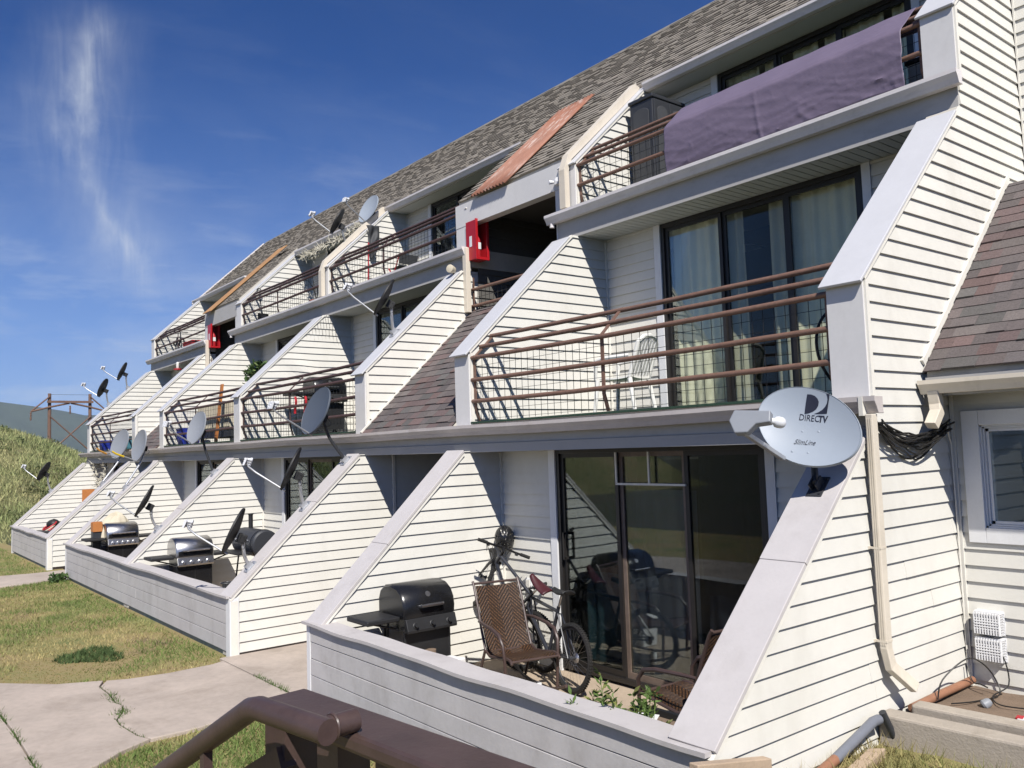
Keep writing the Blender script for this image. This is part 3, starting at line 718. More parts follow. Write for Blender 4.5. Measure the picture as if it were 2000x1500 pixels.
# corrugated patches lying on the stairwell roofs
def corrugated(x0, x1, t0, t1, m, skew, name, pitch=.076, amp=.019, seed=0):
    mb = MB(); n = int((x1-x0)/pitch*6)
    def fn(u, v):
        x = x0+u*(x1-x0); t = t0+v*(t1-t0); q = Vector((0, P3Y, P3Z))+sv*t+nv*(.125+amp*math.sin(x*6.283/pitch))
        return (x+skew*v, q.y, q.z)
    mb.grid(fn, n, 4); return mb.build(name, m, roof, smooth=True, solid=.003)
corrugated(-6.93, -6.08, -.0, 2.50, 'rust', .02, 'roof_patch', seed=1)
pl = MB(); q = Vector((-18.42, P3Y, P3Z))+sv*1.35+nv*.125; pl.obox(q, (.30, 0, 0), sv*1.42, nv*.01); pl.build('roof_patch', 'ply', roof)

# --- downspouts -------------------------------------------------------
def rect_tube(mb, pts, wx, wy, side=Vector((1, 0, 0))):
    """rectangular pipe along pts; wx half-width along `side`"""
    pts = [Vector(p) for p in pts]; rings = []
    for i, p in enumerate(pts):
        a = pts[max(0, i-1)]; b = pts[min(len(pts)-1, i+1)]; t = (b-a).normalized()
        s_ = (side-t*side.dot(t)).normalized(); n = t.cross(s_)
        k = 1.0
        if 0 < i < len(pts)-1: k = 1/max(.6, math.cos((p-a).angle(b-p)/2))
        rings.append([p+s_*wx*sx+n*wy*sy*k for sx, sy in ((-1, -1), (1, -1), (1, 1), (-1, 1))])
    vs = [v for r in rings for v in r]; fs = [(0, 3, 2, 1)]
    for i in range(len(pts)-1):
        for k in range(4): fs.append((i*4+k, i*4+(k+1) % 4, i*4+4+(k+1) % 4, i*4+4+k))
    fs.append(tuple(len(vs)-4+k for k in range(4)))
    mb.add(vs, fs)
d = MB(); rect_tube(d, [(.072, 1.755, 2.53), (.072, 1.755, .98), (.082, 1.78, .86), (.15, 1.95, .70)], .026, .036)
ds = d.build('downspout', 'downspout', B, bevel=.006)
st = MB()
for z in (1.63, 1.02): st.box(.0, .1, 1.716, 1.794, z, z+.014); st.box(.0, .022, 1.70, 1.81, z-.003, z+.017)
rg = MB()
for k in (-.014, .0, .014): rg.box(.072+k-.0035, .072+k+.0035, 1.7155, 1.7195, 1.0, 2.5)
rg.build('pipe_ribs', 'downspout', ds); st.build('pipe_strap', 'downspout', ds)
for fi in (1, 3):
    x = X[fi]-.13; d = MB()
    pts = [Vector((x, EY-.07, EZ-.03))]
    q0 = Vector((x, P3Y, P3Z))+nv*.075
    pts += [q0+sv*((EY-P3Y)/sv.y-.08), q0+sv*.05, Vector((x, P3Y-.085, P3Z-.10)), Vector((x, P3Y-.085, 5.44))]
    rect_tube(d, pts, .055, .04); ds = d.build('downspout', 'downspout', B, bevel=.006)
for fi in (2, 5):
    d = MB(); rect_tube(d, [(X[fi]+.05, P3Y-.06, 5.40), (X[fi]+.05, P3Y-.06, 4.42)], .045, .04); d.build('downspout', 'downspout', B, bevel=.005)

# --- right-hand wing ----------------------------------------------------
wy = 3.05; wx1 = 5.0
w = MB(); w.box(.03, .10, wy, wy+.15, .45, 2.72); w.box(.10, wx1, wy, wy+.15, .45, 1.555); w.box(.10, wx1, wy, wy+.15, 2.55, 2.72); w.box(1.30, wx1, wy, wy+.15, 1.555, 2.55)
w.box(.03, wx1, 4.93, 5.05, 4.5, 8.6); wing = w.build('wing_wall', 'siding_core', B)
s = MB()
for pl in ([(.03, .46), (.03, 1.555), (wx1, 1.555), (wx1, .46)], [(.03, 1.555), (.03, 2.72), (.10, 2.72), (.10, 1.555)], [(.10, 2.551), (.10, 2.72), (wx1, 2.72), (wx1, 2.551)], [(1.30, 1.555), (1.30, 2.55), (wx1, 2.55), (wx1, 1.555)]):
    siding(s, pl, front_of(wy), 777)
s.build('lap_siding', 'siding', wing)
s = MB(); siding(s, [(.03, 4.6), (.03, 8.6), (wx1, 8.6), (wx1, 4.6)], front_of(4.93), 778); s.build('lap_siding', 'siding', wing)
tr = MB(); tr.box(.021, .05, wy-.03, wy, .46, 2.7); tr.box(.021, .036, 4.905, 4.932, 4.7, 8.6); slope_box(tr, .0, .031, 2.66, 2.90, 2.54, .045); tr.build('corner_trim', 'trim', wing)
rm = MB(); rm.box(.1, 1.4, 4.5, 4.55, .5, 2.72); rm.build('room_wall', 'room', B)
wf = MB(); a, b, z0, z1 = .10, 1.30, 1.555, 2.55
for (x0, x1, q0, q1) in ((a, a+.125, z0, z1), (b-.125, b, z0, z1), (a+.125, b-.125, z1-.115, z1), (a+.125, b-.125, z0, z0+.115)): wf.box(x0, x1, wy-.035, wy+.03, q0, q1)
wwin = wf.build('window', 'white', B, bevel=.004)
sh = MB()
for k, (o, t_) in enumerate(((.125, .012), (.138, .012), (.151, .022))):
    yy = wy-.012+.018*k
    for (x0, x1, q0, q1) in ((a+o, a+o+t_, z0+.115+(o-.125), z1-.115-(o-.125)), (b-o-t_, b-o, z0+.115+(o-.125), z1-.115-(o-.125)), (a+o, b-o, z1-.115-(o-.125)-t_, z1-.115-(o-.125)), (a+o, b-o, z0+.115+(o-.125), z0+.115+(o-.125)+t_)):
        sh.box(x0, x1, yy, yy+.05, q0, q1)
sh.build('sash', 'white', wwin); p = MB(); p.box(a+.17, b-.17, wy+.032, wy+.036, z0+.15, z1-.15); p.build('pane', 'glass_clear', wwin)
curtain(wwin, 'curtain_grey', a+.42, b-.2, wy+.12, z0+.1, z1-.1, .015, .12, 3)
d = MB(); d.prism_x([(2.66, 2.87), (4.5, 2.87+SL*1.84), (4.95, 2.87+SL*1.84), (4.95, 2.87+SL*1.84-.12), (2.66, 2.75)], .04, wx1); wr = d.build('wing_roof', 'siding_core', B)
s = MB(); shingles(s, .032, wx1, 2.62, 2.87+SL*(-.04)+.012, 1.86/sv.y, PAL_RED, .125, .20, .008, 31, dbl=.2); s.build('shingles', 'shingle', wr)
f = MB(); f.box(.04, wx1, 2.63, 2.66, 2.66, 2.80); f.build('eave_fascia', 'fascia', wr)
so_ = MB(); so_.box(.04, wx1, 2.66, wy, 2.70, 2.72); so_.build('soffit', 'soffit', wr)
gutter(.03, wx1, 2.515, 2.775, 'downspout', 'eave_gutter', wr, .10)
d = MB(); rect_tube(d, [(.12, 2.58, 2.70), (.12, 2.60, 2.60), (.13, 2.58, 2.54), (.12, 2.50, 2.44)], .04, .035); d.build('downspout', 'downspout', wr, bevel=.005)
def vent(z):
    v = MB(); x0, x1, y0, dpt, h = .122, .292, wy-.02, .085, .152
    for q in np.linspace(0, 1, 9):
        zz = z+h*q; bulge = dpt*(1-.25*abs(2*q-1)**2)
        v.box(x0, x1, y0-bulge-.003, y0-bulge+.003, zz-.0045, zz+.0045)
        v.box(x0-.003, x0+.003, y0-bulge, y0, zz-.0045, zz+.0045); v.box(x1-.003, x1+.003, y0-bulge, y0, zz-.0045, zz+.0045)
    for q in np.linspace(0, 1, 10): v.box(x0+(x1-x0)*q-.0045, x0+(x1-x0)*q+.0045, y0-dpt, y0-dpt*.75, z, z+h)
    for q in np.linspace(0.2, .8, 4):
        for xx in (x0, x1): v.box(xx-.003, xx+.003, y0-dpt*q-.004, y0-dpt*q+.004, z, z+h)
    v.box(x0-.006, x1+.006, y0-dpt*.8, y0, z+h-.002, z+h+.012); v.box(x0-.01, x1+.01, y0, y0+.012, z-.01, z+h+.012)
    return v.build('vent_cover', 'mesh_white', B)
vent(.895); vent(.705)
o_ = MB(); o_.box(-4.325, -4.225, 2.26, 2.285, .80, .95); ob = o_.build('outlet_box', 'white', B, bevel=.008)
o_ = MB(); o_.box(-4.305, -4.245, 2.25, 2.262, .82, .93); o_.build('outlet_cover', 'trim', ob)
o_ = MB(); o_.box(-4.24, -4.17, 4.11, 4.135, 3.33, 3.44); o_.build('outlet_box', 'cabinet', B)

# ================================================================== ground and landscape
def fast_mesh(name, verts, faces_n, m, cols=None, smooth=False):
    """verts (F*k, 3) with k corners per face, cols (F, 3)"""
    k = faces_n; V = np.asarray(verts, np.float32); F = len(V)//k
    me = bpy.data.meshes.new(name); me.vertices.add(len(V)); me.vertices.foreach_set('co', V.ravel())
    me.loops.add(len(V)); me.loops.foreach_set('vertex_index', np.arange(len(V), dtype=np.int32))
    me.polygons.add(F); me.polygons.foreach_set('loop_start', np.arange(0, len(V), k, dtype=np.int32))
    if cols is not None:
        a = me.color_attributes.new('col', 'FLOAT_COLOR', 'CORNER'); c = np.ones((len(V), 4), np.float32); c[:, :3] = np.repeat(np.asarray(cols, np.float32), k, 0)
        a.data.foreach_set('color', c.ravel())
    me.materials.append(MT[m]); me.update(calc_edges=True); me.validate()
    o = bpy.data.objects.new(name, me); COL.objects.link(o); return o
def in_poly(px, py, poly):
    ins = np.zeros(len(px), bool); n = len(poly)
    for i in range(n):
        (x1, y1), (x2, y2) = poly[i], poly[(i+1) % n]
        c = ((y1 > py) != (y2 > py)) & (px < (x2-x1)*(py-y1)/((y2-y1) if y2 != y1 else 1e-9)+x1); ins ^= c
    return ins
def blades(pos, hgt, wid, cols, lean=.5):
    n = len(pos); a = rng.uniform(0, 6.283, n); b = rng.uniform(0, 6.283, n)
    d = np.stack([np.cos(a), np.sin(a), np.zeros(n)], 1)*wid[:, None]/2
    tip = np.stack([np.cos(b)*lean*hgt*rng.uniform(.2, 1, n), np.sin(b)*lean*hgt*rng.uniform(.2, 1, n), hgt], 1)
    v = np.stack([pos-d, pos+d, pos+tip], 1).reshape(-1, 3); return v
def pnoise(x, y, f, seed=0):
    r = np.random.default_rng(seed); s = np.zeros_like(x)
    for k in range(7):
        ang = r.uniform(0, 6.28); ph = r.uniform(0, 6.28); ff = f*r.uniform(.6, 1.9); s += np.sin((x*np.cos(ang)+y*np.sin(ang))*ff+ph)
    return s/7
def ground_mat(name, cols, scale=.8):
    m = bpy.data.materials.new(name); m.use_nodes = True; t = NT(m.node_tree); b = m.node_tree.nodes['Principled BSDF']
    P = t.node('ShaderNodeNewGeometry').outputs['Position']
    n = t.math('ADD', t.math('MULTIPLY', t.noise(P, scale, 6, .6, .3), .7), t.math('MULTIPLY', t.noise(P, scale*14, 4, .7), .3))
    t.l.new(t.ramp(n, [(.32, cols[0]), (.45, cols[1]), (.55, cols[2]), (.66, cols[3])]), b.inputs['Base Color']); b.inputs['Roughness'].default_value = .95
    bn = t.node('ShaderNodeBump'); bn.inputs['Strength'].default_value = .6; bn.inputs['Distance'].default_value = .03; t.l.new(t.noise(P, 55, 4, .7), bn.inputs['Height']); t.l.new(bn.outputs[0], b.inputs['Normal'])
    return m
MT['lawn'] = ground_mat('dry_lawn', ((.15, .11, .065), (.33, .25, .115), (.26, .235, .09), (.15, .175, .055)), .9)
MT['hill'] = ground_mat('scrubby_hillside', ((.26, .18, .11), (.16, .15, .065), (.10, .11, .042), (.07, .085, .032)), .16)
MT['mountain'] = ground_mat('forested_mountainside', ((.045, .06, .035), (.055, .07, .04), (.035, .05, .032), (.09, .10, .055)), .0022)
g = MB(); g.grid(lambda u, v: (-4400+4700*u, -3600+8200*v, -.03), 2, 2); MT['scrub_ground'] = ground_mat('dull_scrub_ground', ((.075, .065, .045), (.095, .085, .055), (.075, .08, .045), (.06, .065, .038)), .3); structure(g.build('ground', 'scrub_ground'))
g = MB(); g.grid(lambda u, v: (-29+35*u, -9.5+9.8*v, -.012), 4, 2); structure(g.build('lawn', 'lawn'))
# concrete walks, cut along their joints
crack1 = [(-7.07, -1.40), (-6.86, -1.506), (-6.45, -1.50), (-6.127, -1.53), (-5.95, -1.50), (-5.71, -1.56), (-5.5, -1.66), (-5.315, -1.675), (-4.885, -1.635), (-4.72, -1.58)]
crack2 = [(-8.0, -2.46), (-6.49, -2.459), (-5.687, -2.444), (-4.864, -2.452), (-4.2, -2.45)]
def slab_poly(pts, name='walkway', z=.022, m='concrete'):
    mb = MB(); mb.prism([(x, y, z) for x, y in pts][::-1], (0, 0, -.12)); return structure(mb.build(name, m, bevel=.008))
sh_ = lambda c, d: [(x, y+d) for x, y in c]
slab_poly([(-7.16, 5.4), (-7.16, -.135), (-5.0, -.12), (-5.0, 5.4)])
slab_poly([(-7.0, -.15), (-6.93, -.30), (-6.9, -.79), (-6.97, -1.2), (-7.07, -1.39)]+sh_(crack1, .007)[1:]+[(-4.72, -1.2), (-4.76, -1.02), (-4.79, -.73), (-4.86, -.14)])
slab_poly([(-7.10, -1.42)]+[(-7.32, -1.83), (-7.84, -2.29), (-8.0, -2.45)]+sh_(crack2, .007)[1:]+[(-4.36, -2.07), (-4.58, -1.83)]+sh_(crack1, -.007)[::-1][:-1])
slab_poly([(-8.02, -2.47)]+[(-8.6, -2.9), (-9.6, -3.5), (-10.5, -4.6), (-8, -5.4), (-3.2, -5.2), (-3.4, -4.2), (-4.0, -2.8)]+sh_(crack2, -.007)[::-1][:-1])
slab_poly([(-18.6, 5.4), (-18.05, -.1), (-18.05, -.45), (-18.17, -.98), (-19.5, -2.2), (-22, -3.4), (-26, -4.5), (-26, -5.8), (-21, -4.6), (-17.5, -2.4), (-16.3, -1.25), (-16.4, -.67), (-16.68, -.03), (-16.66, 5.4)])
for k, (a, b, y0, y1) in enumerate(((X[1], X[0]-T, .136, 2.4), (X[4], X[2]-T, .15, 2.4), (X[6], X[5]-T, .15, 2.4))):
    mb = MB(); mb.box(a-.0, b, y0, y1, -.2, FLOOR[0]-.002); structure(mb.build('patio_floor', 'patio'))
# raised bank on the right of the end wall, wing patio
mb = MB()
def bank(u, v):
    x = .0+5*u; y = -3.2+6.3*v; z = -.05+.42*max(0, min(1, (y+2.4)/2.6))**.8*1.0+.02*math.sin(x*5+y*7); return (x, y, min(z, .385+.015*math.sin(x*6)))
mb.grid(bank, 24, 30); structure(mb.build('bank', 'lawn', smooth=True))
mb = MB(); mb.grid(lambda u, v: (.02+4.9*u, 1.95+1.15*v, .478+.010*math.sin(u*40+v*9)), 20, 6); structure(mb.build('wing_patio', 'dirt', smooth=True))

LAWN_A = [(-7.02, -.06), (-6.95, -.4), (-6.92, -.79), (-6.99, -1.2), (-7.34, -1.83), (-7.86, -2.29), (-8.6, -2.88), (-9.6, -3.48), (-10.5, -4.6), (-14, -8), (-21, -8), (-21, -4.6), (-17.5, -2.4), (-16.3, -1.25), (-16.4, -.67), (-16.66, -.06)]
LAWN_C = [(-18.08, -.06), (-18.08, -.45), (-18.2, -.98), (-19.5, -2.18), (-22, -3.38), (-26, -4.4), (-27, 0), (-24, -.06)]
LAWN_B = [(-4.84, -.03), (-4.76, -.73), (-4.72, -1.02), (-4.69, -1.43), (-4.56, -1.83), (-4.33, -2.05), (-3.97, -2.8), (-3.4, -4.2), (.4, -4.2), (.4, -.03)]
def lawn(poly, n, hr, seed, green=.0):
    xs = [p[0] for p in poly]; ys = [p[1] for p in poly]
    x = rng.uniform(min(xs), max(xs), n*2); y = rng.uniform(min(ys), max(ys), n*2); k = in_poly(x, y, poly); x, y = x[k][:n], y[k][:n]
    p = pnoise(x, y, 1.6, seed)*.8+pnoise(x, y, 5, seed+1)*.5+green
    edge = np.exp(-np.abs(y)/.55)*.45 if green < .3 else 0
    p = p+edge; bare = pnoise(x, y, 1.1, seed+9) < -.42
    h = rng.uniform(hr[0], hr[1], len(x))*(1+.5*np.clip(p, -.5, 1)); h[bare] *= .35
    f = np.clip(p*1.6+.38+rng.normal(0, .2, len(x)), 0, 1)[:, None]
    straw = np.array([.50, .41, .19]); gr = np.array([.17, .235, .065]); c = straw*(1-f)+gr*f
    c *= rng.uniform(.65, 1.3, len(x))[:, None]; c[bare] *= np.array([.8, .68, .6])
    return np.stack([x, y, np.full(len(x), -.015)], 1), h, c
parts = [lawn(LAWN_A, 95000, (.022, .052), 3, .06), lawn(LAWN_B, 50000, (.025, .06), 8, .1), lawn(LAWN_C, 12000, (.03, .06), 5, .35)]
P_ = np.concatenate([p[0] for p in parts]); H_ = np.concatenate([p[1] for p in parts]); C_ = np.concatenate([p[2] for p in parts])
tag(fast_mesh('lawn_grass', blades(P_, H_, rng.uniform(.006, .014, len(P_)), C_, 1.3), 3, 'grass', C_), 'short patchy lawn grass, green near the walls and straw yellow further out', 'grass', kind='stuff')
n = 16000; x = rng.uniform(.03, 3.2, n); y = rng.uniform(-1.5, 1.62, n)
zz = np.minimum(-.05+.42*np.clip((y+2.4)/2.6, 0, 1)**.8, .385)-.01
k = (pnoise(x, y, 3, 4) > -.55) | (y < 1.2); x, y, zz = x[k], y[k], zz[k]; f = np.clip(.75+pnoise(x, y, 4, 6)*.5+rng.normal(0, .2, len(x)), 0, 1)[:, None]
f *= np.clip((x-.1)/.5, .1, 1)[:, None]
c = (np.array([.42, .34, .16])*(1-f)+np.array([.11, .19, .035])*f)*rng.uniform(.6, 1.35, len(x))[:, None]
tag(fast_mesh('bank_grass', blades(np.stack([x, y, zz], 1), rng.uniform(.05, .15, len(x)), rng.uniform(.006, .012, len(x)), c, 1.0), 3, 'grass', c), 'longer bright green grass on the bank beside the kerb', 'grass', kind='stuff')
# little weeds in the walkway joints
def tuft_line(line, n, seed, w=.02, h=(.02, .06), gaps=.5):
    r = np.random.default_rng(seed); t = r.uniform(0, len(line)-1.001, n); t = t[(np.sin(t*5.3+seed)+np.sin(t*2.1)) > -gaps]
    i = t.astype(int); fr = (t-i)[:, None]; L = np.array(line); q = L[i]*(1-fr)+L[i+1]*fr+r.normal(0, w, (len(t), 2))
    return np.stack([q[:, 0], q[:, 1], np.full(len(q), .0)], 1), r.uniform(h[0], h[1], len(q))
ps, hs = zip(tuft_line(crack1[1:], 420, 1, .010, (.02, .045)), tuft_line([(-6.45, -1.5), (-6.05, -1.53)], 130, 2, .03, (.03, .06), 3), tuft_line(crack2, 700, 3, .013, (.03, .06), .8), tuft_line([(-6.3, -.13), (-5.2, -.13)], 260, 4, .015, (.03, .06), .6), tuft_line([(-5.75, -1.56), (-5.6, -1.6)], 110, 5, .04, (.03, .07), 3))
P_ = np.concatenate(ps); H_ = np.concatenate(hs); C_ = np.array([.10, .16, .045])*rng.uniform(.6, 1.4, len(P_))[:, None]
tag(fast_mesh('joint_weeds', blades(P_, H_, np.full(len(P_), .011), C_, 1.2), 3, 'grass', C_), 'green weeds growing along the cracked joints of the pink concrete walk', 'weeds', kind='stuff')
def leaf_clump(name, c, r, h, n, size, cols, label, cat, group=None, seed=0, stem=None, parent=None):
    """low leafy plant: many small leaf faces spread through a dome"""
    q = np.random.default_rng(seed); c = np.array(c)
    a = q.uniform(0, 6.283, n); rad = np.sqrt(q.uniform(0, 1, n))*r*(1+.3*np.sin(a*3+seed)); zz = q.uniform(.05, 1, n)*h*np.sqrt(np.clip(1-(rad/(r*1.35))**2, 0.05, 1))
    pos = np.stack([c[0]+rad*np.cos(a), c[1]+rad*np.sin(a), c[2]+zz], 1)
    d = q.normal(0, 1, (n, 3)); d[:, 2] = np.abs(d[:, 2])*.6+.15; d /= np.linalg.norm(d, axis=1)[:, None]
    s = np.cross(d, q.normal(0, 1, (n, 3))); s /= np.linalg.norm(s, axis=1)[:, None]
    ln = size*q.uniform(.6, 1.4, n)[:, None]; w = ln*.28
    v = np.stack([pos, pos+d*ln*.5+s*w, pos+d*ln, pos+d*ln*.5-s*w], 1).reshape(-1, 3)
    col = np.array(cols)[q.integers(0, len(cols), n)]*q.uniform(.6, 1.35, n)[:, None]
    return fast_mesh(name, v, 4, 'leaf', col)
n = 1500; a = rng.uniform(0, 6.283, n); rr_ = .34*np.sqrt(rng.uniform(0, 1, n))*(1+.25*np.sin(3*a)); c = np.array([.085, .13, .045])*rng.uniform(.6, 1.5, n)[:, None]
tag(fast_mesh('lawn_weed', blades(np.stack([-8.6+rr_*np.cos(a)*1.3, -1.22+rr_*np.sin(a), np.full(n, -.014)], 1), rng.uniform(.03, .07, n), rng.uniform(.010, .02, n), c, 1.5), 3, 'grass', c), 'dark green tuft of taller grass in the dry lawn before the long patio wall', 'weed')
o = leaf_clump('corner_weed', (-16.35, -.18, -.02), .20, .16, 300, .07, [(.07, .12, .04), (.10, .16, .05)], '', '', seed=4)
tag(o, 'leafy weed at the far bottom corner of the long patio wall', 'weed')

# hillside
CR = [(-30, 6.4), (-12, 5.6), (-4, 5.1), (0, 4.35), (2, 3.95), (3.1, 3.7), (4.6, 3.1), (5.4, 2.6), (6.3, 2.15), (9, 1.0), (14, .2), (40, 0)]
def crest(y): return float(np.interp(y, [c[0] for c in CR], [c[1] for c in CR]))
def hill_z(x, y):
    t = max(0, min(1, (-27-x)/14.5)); s = t*t*(3-2*t); back = max(0, min(1, (-x-44)/22))
    return -.06+crest(y)*(s*.75+t*.25)*(1-.5*back)+.16*s*(math.sin(x*.9+y*.5)+math.sin(y*1.3-x*.3))*.5
mb = MB(); mb.grid(lambda u, v: (-26.5-45*u, -30+70*v, hill_z(-26.5-45*u, -30+70*v)), 70, 90); structure(mb.build('hillside', 'hill', smooth=True))
mb = MB(); mb.grid(lambda u, v: (lambda a, r: (-34+3.1*r*math.cos(a), .2+.25*math.sin(-34+3.1*r*math.cos(a))+.48*r*math.sin(a)*(1+.35*math.sin(a*5)+.25*math.sin(a*11+1)), hill_z(-34+3.1*r*math.cos(a), .2+.25*math.sin(-34+3.1*r*math.cos(a))+.48*r*math.sin(a)*(1+.35*math.sin(a*5)+.25*math.sin(a*11+1)))+.05))(6.2832*u, .02+.98*v), 40, 14)
MT['sand'] = mat('pale_sandy_soil', (.40, .325, .215), .95, .2, 2, bump=.4); structure(mb.build('bare_soil', 'sand', smooth=True))
n = 60000; x = rng.uniform(-46, -27, n); y = rng.uniform(-9, 9, n)
z = np.array([hill_z(a, b) for a, b in zip(x, y)]); p = pnoise(x, y, .7, 12)+.5*pnoise(x, y, 2.2, 13)
sandy = (((x+34)/3.2)**2+((y-.2-.25*np.sin(x))/.5)**2+.5*pnoise(x, y, 3, 17) < 1)
keep = ~sandy | (rng.uniform(0, 1, n) < .45); keep &= (x < -28.5-.8*np.sin(y)) | (rng.uniform(0, 1, n) < .35)
x, y, z, p = x[keep], y[keep], z[keep], p[keep]
f = np.clip(.55+p*.7+rng.normal(0, .15, len(x)), 0, 1)[:, None]
c = (np.array([.56, .50, .26])*(1-f)+np.array([.29, .35, .14])*f)*rng.uniform(.75, 1.22, len(x))[:, None]
h = rng.uniform(.10, .28, len(x))*(1+.5*np.clip(p, -.6, 1))
tag(fast_mesh('hill_grass', blades(np.stack([x, y, z-.03], 1), h, rng.uniform(.03, .07, len(x)), c, .8), 3, 'grass', c), 'rough green and yellow grass covering the hillside', 'grass', kind='stuff')
bs = MB(); vv = []; cc = []
for k in range(420):
    bx_ = rng.uniform(-45, -29.5); by_ = rng.uniform(-7, 8.5)
    if ((bx_+34)/3.2)**2+((by_-.2)/1.0)**2 < 1.1: continue
    bz = hill_z(bx_, by_); r = rng.uniform(.15, .48); m_ = 90; q = rng.normal(0, 1, (m_, 3)); q /= np.linalg.norm(q, axis=1)[:, None]; q[:, 2] = np.abs(q[:, 2])*.75
    pos = np.array([bx_, by_, bz])+q*r*rng.uniform(.5, 1, m_)[:, None]; d = rng.normal(0, 1, (m_, 3)); e_ = rng.normal(0, 1, (m_, 3)); s = r*.22
    vv.append(np.stack([pos, pos+d*s*.6, pos+(d+e_)*s*.5], 1).reshape(-1, 3)); cc.append(np.array([[.17, .20, .085], [.21, .23, .10], [.14, .175, .07], [.26, .25, .13]])[rng.integers(0, 4)]*rng.uniform(.7, 1.3, m_)[:, None])
tag(fast_mesh('hill_scrub', np.concatenate(vv), 3, 'leaf', np.concatenate(cc)), 'low scrubby bushes spread over the hillside', 'scrub', kind='stuff')
# far mountains
RD = [(-3500, 330), (-1500, 335), (-400, 332), (238, 319), (494, 264), (602, 249), (731, 227), (806, 209), (1060, 215), (1500, 250), (2600, 300), (4500, 200)]
mb = MB()
def mtn(u, v):
    y = -3500+8000*u; rz = float(np.interp(y, [c[0] for c in RD], [c[1] for c in RD])); x = -3000-1000*v
    t = min(1, v/.8); z = rz*(t**1.25)*(1 if v <= .8 else 1-.3*(v-.8)/.2)
    z += (28*math.sin(y*.012+v*5)+20*math.sin(y*.031+v*11)+10*math.sin(y*.07-v*17))*t*(1-t)*1.4
    return (x-200*v, y, z-5)
mb.grid(mtn, 260, 40); structure(mb.build('mountain', 'mountain', smooth=True))
# wooden H-frame power pole beyond the hill
pp = thing('power_pole', 'brown wooden H frame power line structure standing behind the hill crest', 'power pole', (-90.3, 14.0, 0))
for yy in (12.25, 15.9): mb = MB(); mb.tube([(-90.4, yy, -1), (-90.4, yy, 9.3)], [.19, .15], 10); mb.build('pole', 'rustpole', pp)
mb = MB(); mb.box(-90.25, -90.05, 12.0, 16.15, 8.36, 8.58); mb.build('crossarm', 'rustpole', pp)
for a, b, nm in (((12.25, 7.95), (10.6, 7.5), 'arm'), ((12.25, 7.95), (14.0, 8.35), 'arm'), ((15.9, 7.95), (17.5, 7.5), 'arm'), ((15.9, 7.95), (14.1, 8.35), 'arm'), ((12.25, 9.0), (10.7, 7.6), 'brace'), ((15.9, 9.0), (17.4, 7.6), 'brace'), ((12.3, 7.0), (16.0, 3.4), 'brace'), ((15.9, 7.0), (12.2, 3.4), 'brace')):
    mb = MB(); mb.tube([(-90.2, a[0], a[1]), (-90.2, b[0], b[1])], .09 if nm == 'arm' else .07, 8); mb.build(nm, 'rustpole', pp)
for yy, z0 in ((10.6, 7.45), (14.05, 8.1), (17.5, 7.45)): mb = MB(); mb.lathe((-90.2, yy, z0), (0, 0, -1), [(.05, 0), (.09, .1), (.06, .2), (.09, .3), (.06, .45), (.09, .6), (.05, .85)], 10); mb.build('insulator', 'rustpole', pp)
mb = MB(); mb.tube([(-90.4, 12.25, 9.2), (-90.4, 15.9, 9.2)], .015, 5); mb.build('guy_wire', 'cable', pp)

